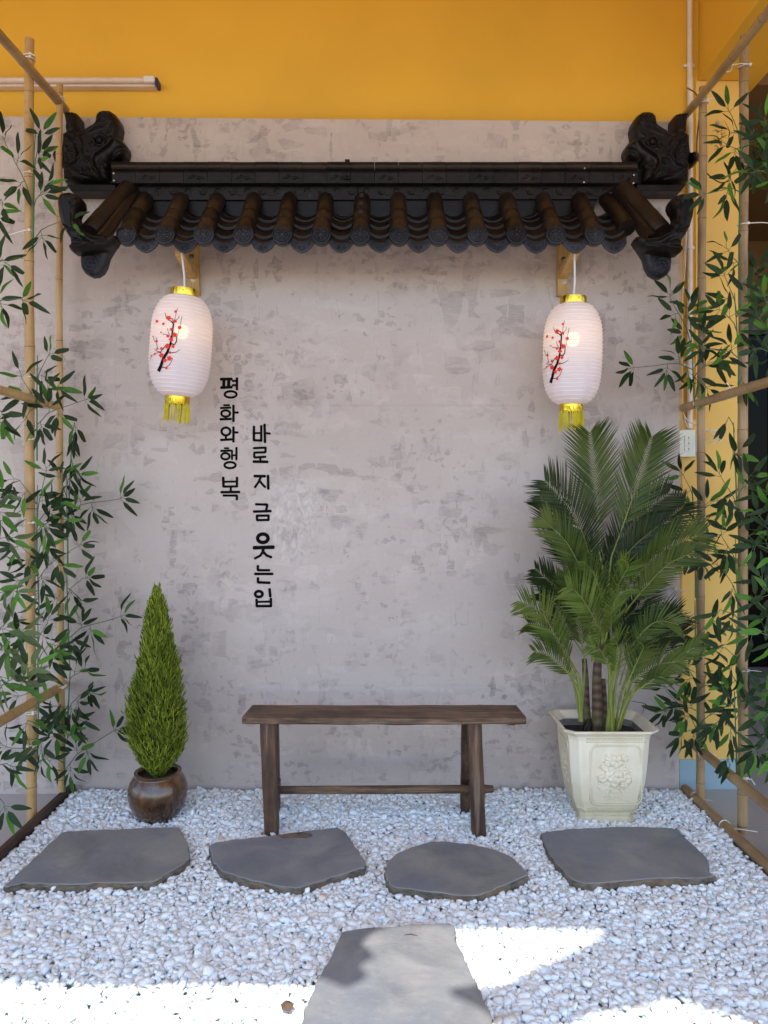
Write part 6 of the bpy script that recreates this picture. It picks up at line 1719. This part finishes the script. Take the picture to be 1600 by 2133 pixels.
lay(.0155, -.0070, .0015, 1.0)
lay(.0178, -.0015, .0016, .90, .7, 1.4)
lay(.036, .002, .002, .40, .9, 1.6)
pts = np.concatenate(pts)
# gentle swell, higher against the borders and in heaps
def inside(poly, x, y, grow=0):
    c = poly.mean(0); P = c+(poly-c)*(1+grow); r = np.zeros(len(x), bool)
    for a, b in zip(P, np.roll(P,-1,0)):
        cnd = (a[1] > y) != (b[1] > y)
        xi = (b[0]-a[0])*(y-a[1])/(b[1]-a[1]+1e-12)+a[0]; r ^= cnd & (x < xi)
    return r
x, y = pts[:,0], pts[:,1]
pts[:,2] += .004*np.sin(x*5.1+1)*np.sin(y*4.3) + .003*np.sin(x*13+y*9)
keep = np.ones(len(pts), bool)
for sp_ in stone_polys: keep &= ~inside(sp_, x, y, -.035)
keep &= (np.hypot(x-PC.x, y-PC.y) > .072)
keep &= ~((np.abs(x-PX) < .100) & (np.abs(y-PY) < .075))
keep &= (x > -1.333+.010) & (x < 1.290-.006)
pts = pts[keep]
strays = []
for (px_, py_, z_) in ((112,1852,.024),(640,1856,.022)):
    g_ = G(px_, py_, z_); strays.append((g_.x, g_.y, z_+.004, rng.uniform(.8,1.1)))
pts = np.concatenate([pts, np.array(strays)]); N = len(pts)
def rotm(ax, a):
    c, s = np.cos(a), np.sin(a); Z = np.zeros_like(a); O = np.ones_like(a)
    if ax == 0: m = [O,Z,Z,Z,c,-s,Z,s,c]
    elif ax == 1: m = [c,Z,s,Z,O,Z,-s,Z,c]
    else: m = [c,-s,Z,s,c,Z,Z,Z,O]
    return np.stack(m,1).reshape(-1,3,3)
near = pts[:,1] < -.95
allV = []; allF = []; off = 0
for msk, (bv, bf) in ((near, (IV, IF)), (~near, (LV, LF))):
    P_ = pts[msk]; n_ = len(P_)
    var = np.array([deform(bv, i) for i in range(40)])
    V = var[rng.integers(0, 40, n_)]
    dims = np.stack([rng.uniform(.0090,.0138,n_), rng.uniform(.0070,.0104,n_), rng.uniform(.0048,.0078,n_)],1)*P_[:,3:4]
    V = V*dims[:,None,:]
    yaw = rng.uniform(0,2*np.pi,n_); ti = rng.normal(0,.36,n_); tj = rng.normal(0,.36,n_)
    Rm_ = rotm(2,yaw)@rotm(0,ti)@rotm(1,tj)
    V = np.einsum('nij,nkj->nki', Rm_, V) + P_[:,None,:3]
    V[:,:,1] = np.minimum(V[:,:,1], -.002)
    allV.append(V.reshape(-1,3)); allF.append((bf[None]+(np.arange(n_)*len(bv))[:,None,None]).reshape(-1,3)+off); off += n_*len(bv)
VV = np.concatenate(allV); Fc = np.concatenate(allF)
me = bpy.data.meshes.new('pebbles')
me.vertices.add(len(VV)); me.vertices.foreach_set('co', VV.reshape(-1).astype(np.float32))
nf = len(Fc); me.loops.add(nf*3); me.loops.foreach_set('vertex_index', Fc.reshape(-1).astype(np.int32))
me.polygons.add(nf); me.polygons.foreach_set('loop_start', np.arange(0,nf*3,3,dtype=np.int32))
me.polygons.foreach_set('use_smooth', np.ones(nf,bool))
me.update(calc_edges=True); me.validate()
me.materials.append(M['pebble'])
peb = bpy.data.objects.new('pebbles', me); C.objects.link(peb)
tag(peb, 'loose white marble pebbles covering the bed', 'pebbles', kind='stuff')
print('PEBBLES', N, 'LEAVES', LEAF_N[0])
